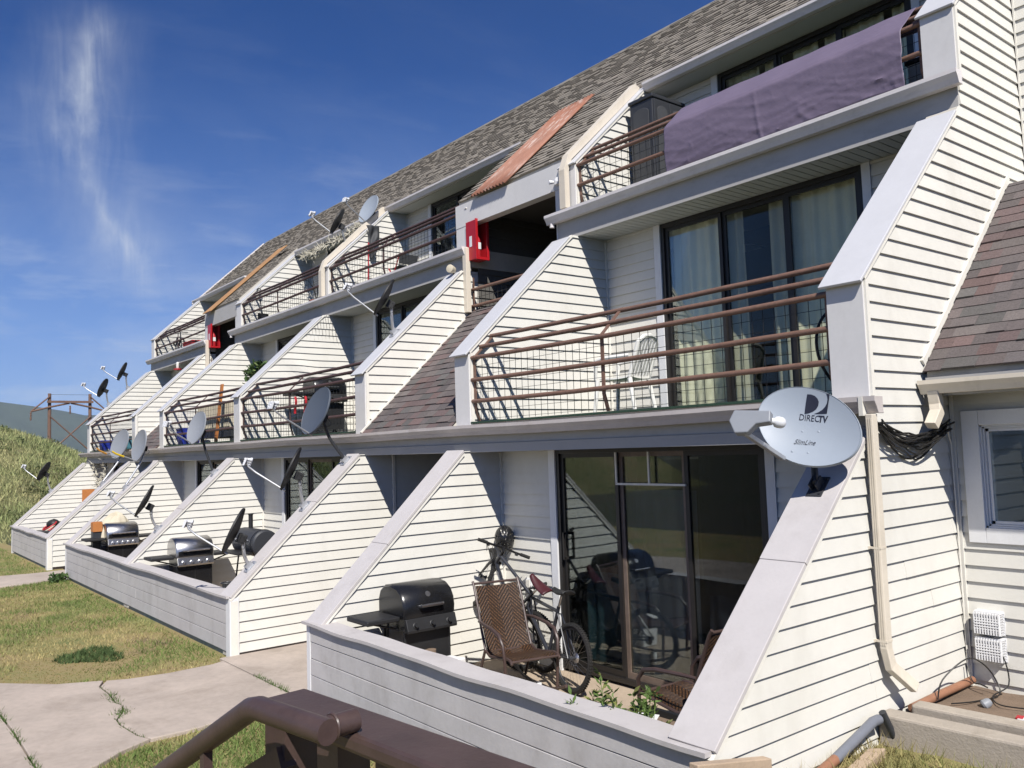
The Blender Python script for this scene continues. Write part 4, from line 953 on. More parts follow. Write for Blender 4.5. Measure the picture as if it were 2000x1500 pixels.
# ================================================================== satellite dishes
DG = 'satellite dishes mounted on the wall caps'
def dish(c, m, az, el, w, h, front, label, back='dish_back', roll=0., depth=.05, lnb='triple', tape=None, brand=False, feed=.9, mast='galv'):
    c = Vector(c); m = Vector(m); az, el, roll = R(az), R(el), R(roll)
    n = Vector((math.sin(az)*math.cos(el), -math.cos(az)*math.cos(el), math.sin(el))); hh = Vector((math.cos(az), math.sin(az), 0)); v = n.cross(hh); v = v if v.z > 0 else -v
    he, ve = hh*math.cos(roll)+v*math.sin(roll), v*math.cos(roll)-hh*math.sin(roll)
    t = thing('satellite_dish', label, 'satellite dish', tuple(m), DG)
    def outline(a):
        x, y = math.cos(a)*w/2, math.sin(a)*h/2
        if brand and a > math.pi: k = math.sin(a)**2; x *= 1-.06*k; y *= 1+.04*k
        return x, y
    def P(r, a, off): x, y = outline(a); return c+he*x*r+ve*y*r+n*(depth*(r*r-1)+off)
    NR, NA = 8, 48
    def shell(off, flip):
        mb = MB(); vs = [P(0, 0, off)]+[P(i/NR, 2*math.pi*k/NA, off) for i in range(1, NR+1) for k in range(NA)]
        fs = [(0, 1+k, 1+(k+1) % NA) for k in range(NA)]+[(1+(i-1)*NA+k, 1+i*NA+k, 1+i*NA+(k+1) % NA, 1+(i-1)*NA+(k+1) % NA) for i in range(1, NR) for k in range(NA)]
        mb.add(vs, [f[::-1] for f in fs] if flip else fs); return mb
    rf_ = shell(0, False).build('reflector', front, t, smooth=True)
    shell(-.012, True).build('reflector_back', back, t, smooth=True)
    rim = MB(); vs = []; fs = []; prof = [(1, 0), (1.012, .004), (1.028, -.004), (1.03, -.018), (1.0, -.012)]
    for k in range(NA):
        a = 2*math.pi*k/NA
        for r, o_ in prof: x, y = outline(a); vs.append(c+he*x*r+ve*y*r+n*o_)
    L = len(prof); fs = [(k*L+j, ((k+1) % NA)*L+j, ((k+1) % NA)*L+(j+1) % L, k*L+(j+1) % L) for k in range(NA) for j in range(L)]
    rim.add(vs, fs); rim.build('rim', front if brand or front != 'dish_dark' else back, t, smooth=True)
    # mount: plate on the cap, strut, bend, clamp behind the dish
    tgt = c-n*(depth+.10)-v*.05
    base = MB(); base.obox(m+nv*.012, (.055, 0, 0), sv*.085, nv*.006); base.obox(m+nv*.045-Vector((.025, 0, 0)), (.004, 0, 0), sv*.045, nv*.03); base.obox(m+nv*.045+Vector((.025, 0, 0)), (.004, 0, 0), sv*.045, nv*.03)
    for sx in (-.04, .04):
        for ss in (-.065, .065): base.lathe(m+Vector((sx, 0, 0))+sv*ss+nv*.018, nv, [(.009, 0), (.009, .008)], 8)
    base.build('foot', mast if brand else 'galv', t)
    el_ = Vector((tgt.x, tgt.y, max(m.z+.12, tgt.z-.17)))
    if brand: el_ = Vector((tgt.x, tgt.y, tgt.z-.22))
    a_ = m+nv*.05; b_ = tgt+Vector((0, 0, .05)); pts = [a_]
    for k in range(9):
        u = k/8; p0 = a_.lerp(el_, .55); pts.append((1-u)**2*p0+2*u*(1-u)*el_+u*u*b_)
    mm = MB(); mm.tube(pts, .0215, 10); mm.build('mast', mast, t, smooth=True)
    cl = MB(); cl.obox(tgt+n*.045, hh*.045, v*.055, n*.02); cl.obox(tgt+n*.005+hh*.032, hh*.006, v*.055, n*.045); cl.obox(tgt+n*.005-hh*.032, hh*.006, v*.055, n*.045)
    for k in (-1, 1): cl.lathe(tgt+v*.03*k-n*.01-hh*.045, hh, [(.008, 0), (.008, .09)], 8)
    cl.build('clamp', back, t, bevel=.004)
    if brand:
        lb = c+n*.45-hh*.08-v*.13; arm0 = c-ve*h*.52+n*.0-hh*.02; arm1 = lb-hh*.20-v*.07
        ar = MB(); dv = arm1-arm0; ar.obox((arm0+arm1)/2, dv/2, dv.cross(n).normalized()*.014, dv.cross(n).cross(dv).normalized()*.02); ar.build('feed_arm', 'galv', t, bevel=.004)
        lo_ = MB(); pl = [(-.29, .0), (-.26, .07), (-.03, .055), (-.03, -.02), (-.12, -.03), (-.17, -.085), (-.25, -.085)]
        lo_.prism([lb+hh*x+v*y-n*.03 for x, y in pl], n*.07); lo_.build('feed_housing', 'dish_mid', t, bevel=.008)
        bl = MB(); d_ = (-n*.6+hh*.75).normalized(); bl.lathe(lb-hh*.035, d_, [(.018, 0), (.022, .02), (.034, .03), (.037, .045), (.036, .07), (.028, .085), (.012, .094)], 20); bl.build('feed_horn', 'lnb', t, smooth=True)
        def deco(vs2, fs2, ox, oy, rot, sx=1):
            ca, sa = math.cos(rot), math.sin(rot); out = []
            for q in vs2:
                x, y = q[0]*sx, q[1]; X_, Y_ = ox+x*ca-y*sa, oy+x*sa+y*ca
                # place on the bowl surface
                pe = hh*X_+v*Y_; ex = pe.dot(he)/(w/2); ey = pe.dot(ve)/(h/2); rr_ = min(1, ex*ex+ey*ey); out.append(c+pe+n*(depth*(rr_-1)+.003))
            mb = MB(); mb.add(out, fs2); return mb
        vs2, fs2 = text_mesh('DIREC', .062); wdt = max(q[0] for q in vs2)-min(q[0] for q in vs2)
        deco(vs2, fs2, .0, .069, R(-9), .78).build('lettering', 'ink', rf_)
        vs2, fs2 = text_mesh('TV', .062, 0, .0022); deco(vs2, fs2, .088, .0545, R(-9), .78).build('lettering', 'ink', rf_)
        vs2, fs2 = text_mesh('SlimLine', .052, .45); deco(vs2, fs2, -.027, -.103, R(-5), .78).build('lettering', 'ink', rf_)
        def px(x, y): return ((x-380)/4/337, -(y-347)/4/260)
        dl = [px(295, 275)]+[px(*q) for q in ((330, 279), (362, 291), (384, 310), (394, 333), (388, 358), (370, 379), (342, 394), (305, 404))]+[px(265, 408)]
        sw = [px(465, 285), px(495, 287), px(462, 418), px(345, 412), px(385, 404), px(420, 390), px(447, 371), px(466, 347), px(474, 322), px(472, 302)]
        for pg in (dl, sw): deco([(*q, 0) for q in pg[::-1]], [tuple(range(len(pg)))], .054, .16, 0).build('emblem', 'ink', rf_)
        bt = MB()
        for x_, y_ in ((-.045, -.02), (.06, -.025), (-.10, -.17), (.0, -.18)):
            pe = hh*x_+v*y_; p = c+pe+n*(depth*((pe.dot(he)/(w/2))**2+(pe.dot(ve)/(h/2))**2-1)); bt.lathe(p-n*.002, n, [(.008, 0), (.008, .003), (.004, .005)], 8)
        bt.build('bolt', 'dish_front', t)
    else:
        arm0 = c-v*h*.49-n*.01; tip = c-v*h*.25+n*feed*h; q1 = arm0+(tip-arm0)*.72-v*.03
        ar = MB(); ar.tube([arm0-n*.05, q1, tip-v*.035-n*.03, tip-v*.0], .0125, 8); ar.build('feed_arm', 'galv', t, smooth=True)
        if tape:
            tp = MB(); tp.tube([arm0+(q1-arm0)*.62, q1, q1+(tip-q1)*.5], .021, 8); tp.build('tape_wrap', tape, t)
        else:
            hd = MB(); back_dir = (c-tip).normalized()
            for k in ((-1, 0, 1) if lnb == 'triple' else (0,)):
                b0 = tip+v*(.03*k+.02)+hh*.035*k*.6
                hd.lathe(b0-back_dir*.05, back_dir, [(.016, 0), (.018, .05), (.020, .07), (.027, .078), (.027, .10), (.018, .105)], 10)
            hd.obox(tip+v*.015-back_dir*.03, hh*.05, v*.05, back_dir*.012); hd.build('feed_horn', 'lnb', t, smooth=True)
        cb = MB(); s0 = tgt+v*.05; cb.tube([s0+(-n*.05*math.sin(k*.5)-v*.12*math.sin(k*.39)*.4+hh*.10*math.sin(k*.45))+(el_-s0)*(k/8)*.8 for k in range(9)], .0035, 5); cb.build('coax_cable', 'cable', t)
    return t
Fx = lambda i, o=.13: X[i-1]-o
def on_cap(l, i, y, o=.13):
    y0, z0 = {1: (0, .728), 2: (P2Y, P2Z+.025), 3: (P3Y, P3Z+.025)}[l]; return (Fx(i, o), y, z0+SL*(y-y0))
dish((-.13, 1.31, 2.464), on_cap(1, 1, 1.40), 20, 20, .70, .50, 'dish_front', 'large pale grey satellite dish with dark emblem and lettering on the nearest wall cap', roll=-30, brand=True, mast='cabinet', depth=.055)
dish((Fx(3), 1.198, 2.962), on_cap(1, 3, 1.64), 5, 20, .56, .66, 'dish_slate', 'slate grey oval dish at the top of the low wall cap left of the walkway', roll=-18, mast='cabinet')
dish((Fx(3), .838, 2.216), on_cap(1, 3, 1.04), -30, 25, .52, .58, 'dish_dark', 'black backed dish halfway up the sloped cap, just below the slate grey dish', lnb='triple')
dish((Fx(3), .086, 1.49), on_cap(1, 3, .306), -30, 25, .54, .58, 'dish_dark', 'black backed dish low on the cap beside the barrel smoker', lnb='triple')
dish((Fx(4), .278, 1.712), on_cap(1, 4, .515), -22, 29, .52, .57, 'dish_dark', 'black backed dish on the cap right of the covered steel grill')
dish((Fx(4), 1.142, 2.924), on_cap(1, 4, 1.467), 15, 20, .47, .60, 'dish_mid', 'mid grey dish under the gutter before the balcony with the cream sofa', roll=10, mast='cabinet')
dish((Fx(6), 1.538, 2.80), on_cap(1, 6, 1.188), 22, 12, .56, .72, 'dish_mid', 'grey dish with orange taped arm, left one of two side by side dishes', roll=-25, tape='orange_tape')
dish((Fx(5), 1.386, 2.713), on_cap(1, 5, 1.136), 10, 10, .58, .70, 'dish_mid', 'grey dish with yellow taped arm, right one of two side by side dishes', roll=-22, tape='yellow')
dish((Fx(7), .72, 2.183), on_cap(1, 7, .927), -30, 30, .50, .57, 'dish_dark', 'black backed dish on the lowest far cap against the green hill')
dish((Fx(7), 2.224, 4.544), on_cap(2, 7, 2.419), -30, 25, .52, .57, 'dish_dark', 'black backed dish against the sky, lower of two on the far middle cap')
dish((Fx(7), 2.753, 5.041), on_cap(2, 7, 2.939), -25, 25, .50, .57, 'dish_dark', 'black backed dish against the sky, upper of two on the far middle cap')
dish((Fx(3), 2.262, 4.571), on_cap(2, 3, 2.44), -30, 30, .54, .56, 'dish_dark', 'black backed dish on the middle cap before the dark second floor window')
dish((Fx(4), 3.911, 6.987), on_cap(3, 4, 4.147), -30, 30, .54, .54, 'dish_dark', 'black backed dish on the top floor cap beside the garland, against the roof')
dish((Fx(4), 4.62, 7.35), on_cap(3, 4, 4.45), 10, 20, .50, .62, 'dish_front', 'pale dish above a dark tarp on the top floor cap, against the roof', roll=-20, mast='cabinet')

# ================================================================== things on the patios and balconies
def rotz(loc, a): return Matrix.Translation(Vector(loc)) @ Matrix.Rotation(a, 4, 'Z')
def place(mbs, M4):
    for m in mbs: m.xf(M4)
def gas_grill(loc, a, label, style, group='gas grills on the patios', sc=1.0, shelves=(1, 1)):
    """local frame: x = width, front faces -y, z up"""
    M4 = rotz(loc, a) @ Matrix.Scale(sc, 4); t = thing('gas_grill', label, 'grill', loc, group)
    body = 'steel' if style == 'steel' else 'black'
    def part(mb, nm, m, par=t, **k): return mb.xf(M4).build(nm, m, par, **k)
    W2 = .285
    # lid: rounded box swept along x
    prof = [(-.24, .70), (-.25, .78), (-.235, .86), (-.19, .935), (-.12, .98), (0, 1.0), (.13, .985), (.20, .94), (.235, .86), (.235, .70)]
    lid = MB(); n = len(prof); ends = (-W2, -W2+.025, W2-.025, W2); ks = (.93, 1, 1, .93); vs = []
    for x, k in zip(ends, ks): vs += [(x, y*k, .70+(z-.70)*k) for y, z in prof]
    fs = [(i*n+j, i*n+(j+1) % n, (i+1)*n+(j+1) % n, (i+1)*n+j) for i in range(3) for j in range(n)]+[tuple(range(n))[::-1], tuple(range(3*n, 4*n))]
    lid.add(vs, fs); ld = part(lid, 'lid', body, smooth=True)
    if style == 'steel':
        bd = MB(); bd.box(-W2+.03, W2-.03, -.258, -.235, .72, .80); part(bd, 'lid_panel', 'black', ld, bevel=.006)
    hd = MB(); hd.tube([(-.20, -.25, .80), (-.20, -.295, .81), (.20, -.295, .81), (.20, -.25, .80)] if style == 'steel' else [(-.12, -.25, .80), (-.12, -.29, .81), (.12, -.29, .81), (.12, -.25, .80)], .013, 8); part(hd, 'handle', 'silver', ld, smooth=True)
    bg_ = MB(); bg_.lathe((0, -.205, .90), (0, -.8, .5), [(.028, 0), (.028, .006)], 14); part(bg_, 'temperature_dial' if style == 'steel' else 'badge', 'silver', ld)
    bx = MB(); bx.prism_x([(-.23, .70), (.225, .70), (.19, .58), (-.19, .58)], -W2+.02, W2-.02); part(bx, 'firebox', 'black')
    nk = 3 if style == 'black' else (5 if shelves[1] == 2 else 4)
    pn = MB(); pn.prism_x([(-.255, .70), (-.225, .70), (-.225, .575), (-.285, .575), (-.29, .60)], -W2+.01, W2-.01); cpn = part(pn, 'control_panel', 'steel' if style == 'steel' else 'black_matte', bevel=.006)
    for k in range(nk):
        x = -W2+.10+(2*W2-.20)*k/(nk-1); kb = MB(); d = Vector((0, -.95, .3))
        kb.lathe((x, -.272, .637), d, [(.03, 0), (.03, .012), (.022, .016), (.02, .04)], 16); kb.obox(Vector((x, -.272, .637))+d*.036, (.006, 0, 0), Vector((0, .3, .95))*.022, d*.008)
        part(kb, 'knob', 'black_matte' if style == 'black' else 'silver', cpn)
    cab = MB()
    if style == 'black':
        for x in (-W2+.04, W2-.04):
            for y in (-.18, .18): cab.tube([(x, y, .0), (x, y, .60)], .016, 8)
        cab.box(-W2+.04, W2-.04, -.19, -.18, .12, .56); cab.box(-W2+.03, W2-.03, -.2, .2, .06, .08)
        part(cab, 'cart', 'black_matte')
    else:
        cab.box(-W2+.02, W2-.02, -.22, .2, .07, .575); cb_ = part(cab, 'cart', 'black', bevel=.006)
        dr = MB(); dr.box(-.004, .004, -.226, -.2195, .09, .56); part(dr, 'door_gap', 'black_matte', cb_)
        ft = MB(); ft.box(-W2+.05, W2-.05, -.18, .16, 0, .07); part(ft, 'base', 'black_matte')
    for sd, on in ((-1, shelves[0]), (1, shelves[1])):
        if not on: continue
        sh2 = MB(); x0 = sd*(W2+.015); x1 = sd*(W2+.36); sh2.box(min(x0, x1), max(x0, x1), -.20, .20, .685, .73); sf = part(sh2, 'side_shelf', 'black_matte', bevel=.012)
        br = MB(); br.tube([(sd*W2, -.12, .60), (sd*(W2+.28), -.12, .69)], .011, 6); part(br, 'shelf_bracket', 'black_matte', sf)
    if style == 'black':
        lg = MB(); lg.tube([(-W2-.03, .0, .69), (-W2-.06, .0, .02)], .012, 6); part(lg, 'leg', 'black_matte')
    for x in (-W2+.06, W2-.06): wl = MB(); wl.torus((x+.05*(1 if x > 0 else -1), .2, .07), (0, 1, 0), (0, 0, 1), .055, .016, 20, 6); part(wl, 'wheel', 'rubber')
    return t
FX = math.pi/2      # front turned to face +x
gas_grill((-4.36, .87, .04), FX, 'black gas grill with three knobs and one side shelf beside the rocking chair', 'black', shelves=(1, 0), sc=1.04)
gas_grill((X[3]+.36, .88, .04), FX, 'stainless gas grill with four knobs standing in front of the barrel smoker', 'steel', shelves=(1, 1), sc=1.06)
gas_grill((X[4]+.36, .89, .04), FX, 'stainless gas grill with five knobs next to the cream covered heap', 'steel', shelves=(1, 2), sc=1.08)
gas_grill((X[3]+.45, 3.30, FLOOR[1]+.025), FX, 'black gas grill on a second floor balcony behind the slate grey dish', 'black', shelves=(1, 0), sc=1.12)

# barrel smoker
c = Vector((-10.15, 1.48, 1.03)); t = thing('barrel_smoker', 'black horizontal barrel smoker on legs in the corner behind the steel grill', 'smoker', (c.x, c.y, .04))
mb = MB(); mb.lathe(c-Vector((.46, 0, 0)), (1, 0, 0), [(.05, 0), (.19, .006), (.215, .03), (.215, .89), (.19, .914), (.05, .92)], 28); dr_ = mb.build('barrel', 'cabinet', t, smooth=True)
mb = MB(); mb.torus(c+Vector((.35, 0, 0)), (0, 1, 0), (0, 0, 1), .217, .006, 36, 6); mb.build('band', 'black', dr_)
mb = MB(); mb.tube([c+Vector((-.25, -.205, .06)), c+Vector((-.25, -.25, .06)), c+Vector((.2, -.25, .06)), c+Vector((.2, -.205, .06))], .011, 8); mb.build('handle', 'silver', t)
mb = MB(); mb.box(c.x-.42, c.x+.38, c.y-.42, c.y-.2, c.z-.14, c.z-.12); mb.build('front_shelf', 'black_matte', t)
for dx in (-.36, .36):
    for dy in (-.17, .17): mb = MB(); mb.tube([(c.x+dx, c.y+dy*.7, c.z-.12), (c.x+dx*1.05, c.y+dy*1.3, .04)], .014, 6); mb.build('leg', 'black_matte', t)
mb = MB(); mb.lathe(c+Vector((-.3, .05, .2)), (0, 0, 1), [(.035, 0), (.035, .22), (.045, .22), (.045, .235)], 14); mb.build('chimney', 'black_matte', t)
# propane tank
t = thing('propane_tank', 'navy and grey propane tank on the patio floor beside the steel grill', 'propane tank', (-10.02, .98, .04)); p0 = Vector((-10.02, .98, .04))
mb = MB(); mb.lathe(p0, (0, 0, 1), [(.10, 0), (.11, .03), (.145, .06), (.15, .10), (.15, .20)], 24); mb.build('tank_base', 'navy', t, smooth=True)
mb = MB(); mb.lathe(p0, (0, 0, 1), [(.15, .201), (.15, .27), (.13, .32), (.07, .35), (.02, .355)], 24); mb.build('tank_top', 'fascia', t, smooth=True)
mb = MB(); mb.lathe(p0, (0, 0, 1), [(.025, .35), (.025, .41), (.012, .415)], 12); mb.build('valve', 'cabinet', t)
mb = MB(); mb.torus(p0+Vector((0, 0, .43)), (1, 0, 0), (0, 1, 0), .085, .012, 24, 6); mb.obox(p0+Vector((.08, 0, .39)), (.006, 0, 0), (0, .04, 0), (0, 0, .05)); mb.obox(p0+Vector((-.08, 0, .39)), (.006, 0, 0), (0, .04, 0), (0, 0, .05)); mb.build('collar', 'cabinet', t)
# heap under a cream cover
cx, cy = X[4]+.22, .80
mb = MB()
def heap(u, v):
    a = 2*math.pi*u; r = (1-v**2.2)**.5 if v < 1 else 0; fold = 1+.10*math.sin(a*7+v*4)*(1-v)+.05*math.sin(a*13)
    return (cx+.20*r*math.cos(a)*fold, cy+.34*r*math.sin(a)*fold+.06*v, .62+.68*v**.8*(1+.06*math.sin(a*3)))
mb.grid(heap, 48, 14); mb2 = mb; tag(mb2.build('canvas_cover', 'cream_cloth', smooth=True), 'cream canvas cover heaped over something behind the five knob steel grill', 'cover')
mb = MB(); mb.box(cx-.14, cx+.16, cy-.24, cy+.24, .04, .64); mb.box(cx-.16, cx+.18, cy-.27, cy+.27, .60, .66); tag(mb.build('storage_crate', 'cabinet', bevel=.01), 'dark crate holding the cream canvas heap behind the grill', 'crate')
mb = MB(); mb.box(X[4]+.12, X[4]+.34, .38, .56, .95, 1.14); mb.box(X[4]+.14, X[4]+.32, .40, .54, 1.14, 1.15); o = mb.build('orange_box', 'orange', bevel=.01)
mb = MB(); mb.box(X[4]+.14, X[4]+.32, .38, .56, .04, .95)
tag(o, 'small orange box in front of the cream canvas heap', 'box'); tag(mb.build('stool', 'cabinet', bevel=.01), 'dark stool under the small orange box', 'stool')

# bicycles ---------------------------------------------------------
def bicycle(M4, label, frame_m, saddle_m, lettering=False, steer=0.):
    loc = M4.to_translation(); t = thing('bicycle', label, 'bicycle', tuple(loc), 'bicycles leaning in the patio corner')
    def part(mb, nm, m, par=t, **k): return mb.xf(M4).build(nm, m, par, **k)
    rw, fw_, bb = Vector((-.52, 0, .33)), Vector((.53, 0, .33)), Vector((-.08, 0, .30)); st_, hd0, hd1 = Vector((-.24, 0, .78)), Vector((.37, 0, .68)), Vector((.34, 0, .80))
    mb = MB(); mb.tube([bb, st_], .018, 10); mb.tube([st_+Vector((.01, 0, -.05)), hd1], .018, 10); mb.tube([bb, hd0], .022, 10); mb.tube([hd0, hd1], .023, 10)
    for s in (-.05, .05): mb.tube([rw+Vector((0, s, 0)), bb+Vector((-.06, s*.6, 0)), bb], .010, 8); mb.tube([rw+Vector((0, s, 0)), st_+Vector((-.02, s*.4, -.07)), st_+Vector((0, 0, -.07))], .009, 8)
    fr_ = part(mb, 'frame', frame_m, smooth=True)
    if lettering:
        vs, fs = text_mesh('DIAMONDBACK', .052, 0, .001); d = (hd0-bb).normalized(); up_ = Vector((0, 1, 0)).cross(d); mid = (hd0+bb)/2+d*.02
        for sd in (-1, 1):
            mb = MB(); mb.add([mid+d*(x*.92*-sd)+up_*(y*.85)+Vector((0, sd*.0235, 0)) for x, y, _ in vs], fs); part(mb, 'lettering', 'lettering', fr_)
    sm = Matrix.Translation(hd0) @ Matrix.Rotation(steer, 4, (hd1-hd0).normalized()) @ Matrix.Translation(-hd0)
    mb = MB()
    for s in (-.055, .055): mb.tube([hd0+Vector((.01, s*.8, 0)), hd0+Vector((.035, s, -.06)), fw_+Vector((0, s, 0))], [.019, .018, .011], 8)
    mb.tube([hd0+Vector((.01, -.045, 0)), hd0+Vector((.01, .045, 0))], .018, 8); mb.xf(sm); part(mb, 'fork', 'black', smooth=True)
    mb = MB(); hb = hd1+Vector((.07, 0, .07)); mb.tube([hd1, hd1+Vector((-.01, 0, .06)), hb], .016, 8)
    mb.tube([hb+Vector((-.05, -.31, .02)), hb+Vector((-.02, -.14, .0)), hb, hb+Vector((-.02, .14, .0)), hb+Vector((-.05, .31, .02))], .013, 8); mb.xf(sm); hbp = part(mb, 'handlebar', 'black', smooth=True)
    for s in (-1, 1):
        mb = MB(); mb.tube([hb+Vector((-.05, .31*s, .02)), hb+Vector((-.036, .20*s, .012))], .019, 10); mb.xf(sm); part(mb, 'grip', 'rubber', hbp)
        mb = MB(); mb.tube([hb+Vector((-.03, .18*s, .0)), hb+Vector((.03, .19*s, -.03)), hb+Vector((.025, .28*s, -.035))], .006, 6); mb.lathe(hb+Vector((-.02, .17*s, -.01)), (0, 1, 0), [(.022, -.01), (.022, .02)], 10); mb.xf(sm); part(mb, 'brake_lever', 'cabinet', hbp)
    mb = MB()
    for s in (-1, 1): mb.tube([hb+Vector((0, .17*s, 0)), hb+Vector((.10, .10*s, .02)), hb+Vector((.11, .03*s, -.10)), hd0+Vector((.03, .02*s, -.02)), bb+Vector((.2, .02*s, .18))], .0035, 5)
    part(mb, 'brake_cable', 'cable')
    for nm, cc, mm_ in (('rear_wheel', rw, None), ('front_wheel', fw_, sm)):
        mb = MB(); mb.torus(cc, (1, 0, 0), (0, 0, 1), .307, .024, 48, 8)
        for k in range(72):
            a = 2*math.pi*k/72; d = Vector((math.cos(a), 0, math.sin(a))); tg = Vector((-math.sin(a), 0, math.cos(a)))
            for s in (-1, 1): mb.obox(cc+d*.328+Vector((0, s*.010, 0)), d*.006, tg*.006, (0, .007, 0))
        if mm_: mb.xf(mm_)
        wh = part(mb, nm, 'rubber', smooth=False)
        mb = MB(); mb.torus(cc, (1, 0, 0), (0, 0, 1), .28, .010, 48, 6); mb.lathe(cc-Vector((0, .04, 0)), (0, 1, 0), [(.012, 0), (.022, .005), (.022, .02), (.014, .025), (.014, .055), (.022, .06), (.022, .075), (.012, .08)], 12)
        if mm_: mb.xf(mm_)
        part(mb, 'rim', 'cabinet', wh, smooth=True)
        mb = MB()
        for k in range(28):
            a = 2*math.pi*k/28; a2 = a+(.5 if k % 2 else -.5); s = .028*(1 if k % 4 < 2 else -1)
            mb.tube([cc+Vector((math.cos(a)*.275, 0, math.sin(a)*.275)), cc+Vector((math.cos(a2)*.02, s, math.sin(a2)*.02))], .0010, 4)
        if mm_: mb.xf(mm_)
        part(mb, 'spokes', 'silver', wh)
        if nm == 'rear_wheel':
            mb = MB(); mb.lathe(cc+Vector((0, -.045, 0)), (0, 1, 0), [(.05, 0), (.045, .006), (.03, .02)], 20); part(mb, 'cassette', 'silver', wh)
    mb = MB(); mb.lathe(bb+Vector((0, -.06, 0)), (0, 1, 0), [(.085, 0), (.09, .003), (.085, .006)], 28); mb.lathe(bb+Vector((0, -.075, 0)), (0, 1, 0), [(.018, 0), (.018, .15)], 12)
    for s in (-1, 1): mb.obox(bb+Vector((.085*s, -.065*s, 0)), (.085, 0, 0), (0, .006, 0), (0, 0, .010)); mb.obox(bb+Vector((.165*s, -.105*s, 0)), (.035, 0, 0), (0, .035, 0), (0, 0, .010))
    part(mb, 'crank', 'cabinet')
    mb = MB(); mb.tube([st_+Vector((.02, 0, -.06)), st_+Vector((-.045, 0, .11))], .0135, 8); sp = part(mb, 'seat_post', 'silver')
    mb = MB(); so2 = st_+Vector((-.04, 0, .13))
    def sad(u, v):
        x = -.14+.28*u; w_ = .060*(1-u)**.8+.016+.012*math.sin(u*3); a = -1.35+2.7*v
        return so2+Vector((x, w_*math.sin(a)/math.sin(1.35), .035*(math.cos(a)-.2)+.018*(2*u-1)**2))
    mb.grid(sad, 14, 8); part(mb, 'saddle', saddle_m, smooth=True, solid=.018)
    return t
def bike_M(rear, heading, pitch, leanr, scale=.98):
    """rear tyre contact at `rear`; heading = azimuth of travel; pitch lifts the front wheel; lean about the travel axis"""
    return Matrix.Translation(Vector(rear)) @ Matrix.Rotation(heading, 4, 'Z') @ Matrix.Rotation(leanr, 4, 'X') @ Matrix.Translation((0, 0, .335)) @ Matrix.Rotation(-pitch, 4, 'Y') @ Matrix.Translation((0, 0, -.335)) @ Matrix.Scale(scale, 4) @ Matrix.Translation((.52, 0, .004))
bicycle(bike_M((-3.86, 2.07, .045), math.pi+.04, R(36), R(-8)), 'bicycle with lettering on its frame rearing up against the corner, red saddle', 'bike_frame', 'maroon', True, R(-40))
bicycle(bike_M((-3.10, 1.78, .04), math.pi-.17, R(0), R(5)), 'bicycle with a black saddle standing in front of the glass door', 'bike_frame', 'black_matte', False, R(22))
# helmet hanging in the corner
t = thing('bicycle_helmet', 'black vented bicycle helmet hanging in the siding corner above the bicycles', 'helmet', (-4.56, 2.19, 1.37)); hc = Vector((-4.60, 2.20, 1.37))
hn = Vector((.86, -.5, 0)); hs_ = Vector((.5, .86, 0)); hz = Vector((0, 0, 1))
mb = MB()
def shell_fn(u, v):
    a = 2*math.pi*u; el = math.pi/2*(1-v); r = math.cos(el); return hc+hz*(.135*r*math.cos(a))+hs_*(.105*r*math.sin(a))+hn*(.105*math.sin(el))
nu, nv_ = 40, 12
vs = [shell_fn(i/nu, j/nv_) for j in range(nv_+1) for i in range(nu+1)]; fs = []
for j in range(nv_):
    for i in range(nu):
        if 3 <= j <= 8 and (i % 5) == 1 and (j+i//5) % 4: continue
        fs.append((j*(nu+1)+i, j*(nu+1)+i+1, (j+1)*(nu+1)+i+1, (j+1)*(nu+1)+i))
mb.add(vs, fs); mb.build('shell', 'black', t, smooth=True, solid=.018)
mb = MB(); mb.tube([hc+hs_*.08, hc+hs_*.05-hz*.15-hn*.01, hc-hz*.21, hc-hs_*.05-hz*.15-hn*.01, hc-hs_*.08], .004, 5); mb.build('strap', 'cable', t)
mb = MB(); mb.tube([hc+hz*.13-hn*.0, hc+hz*.19-hn*.08], .005, 6); mb.build('hook', 'silver', t)

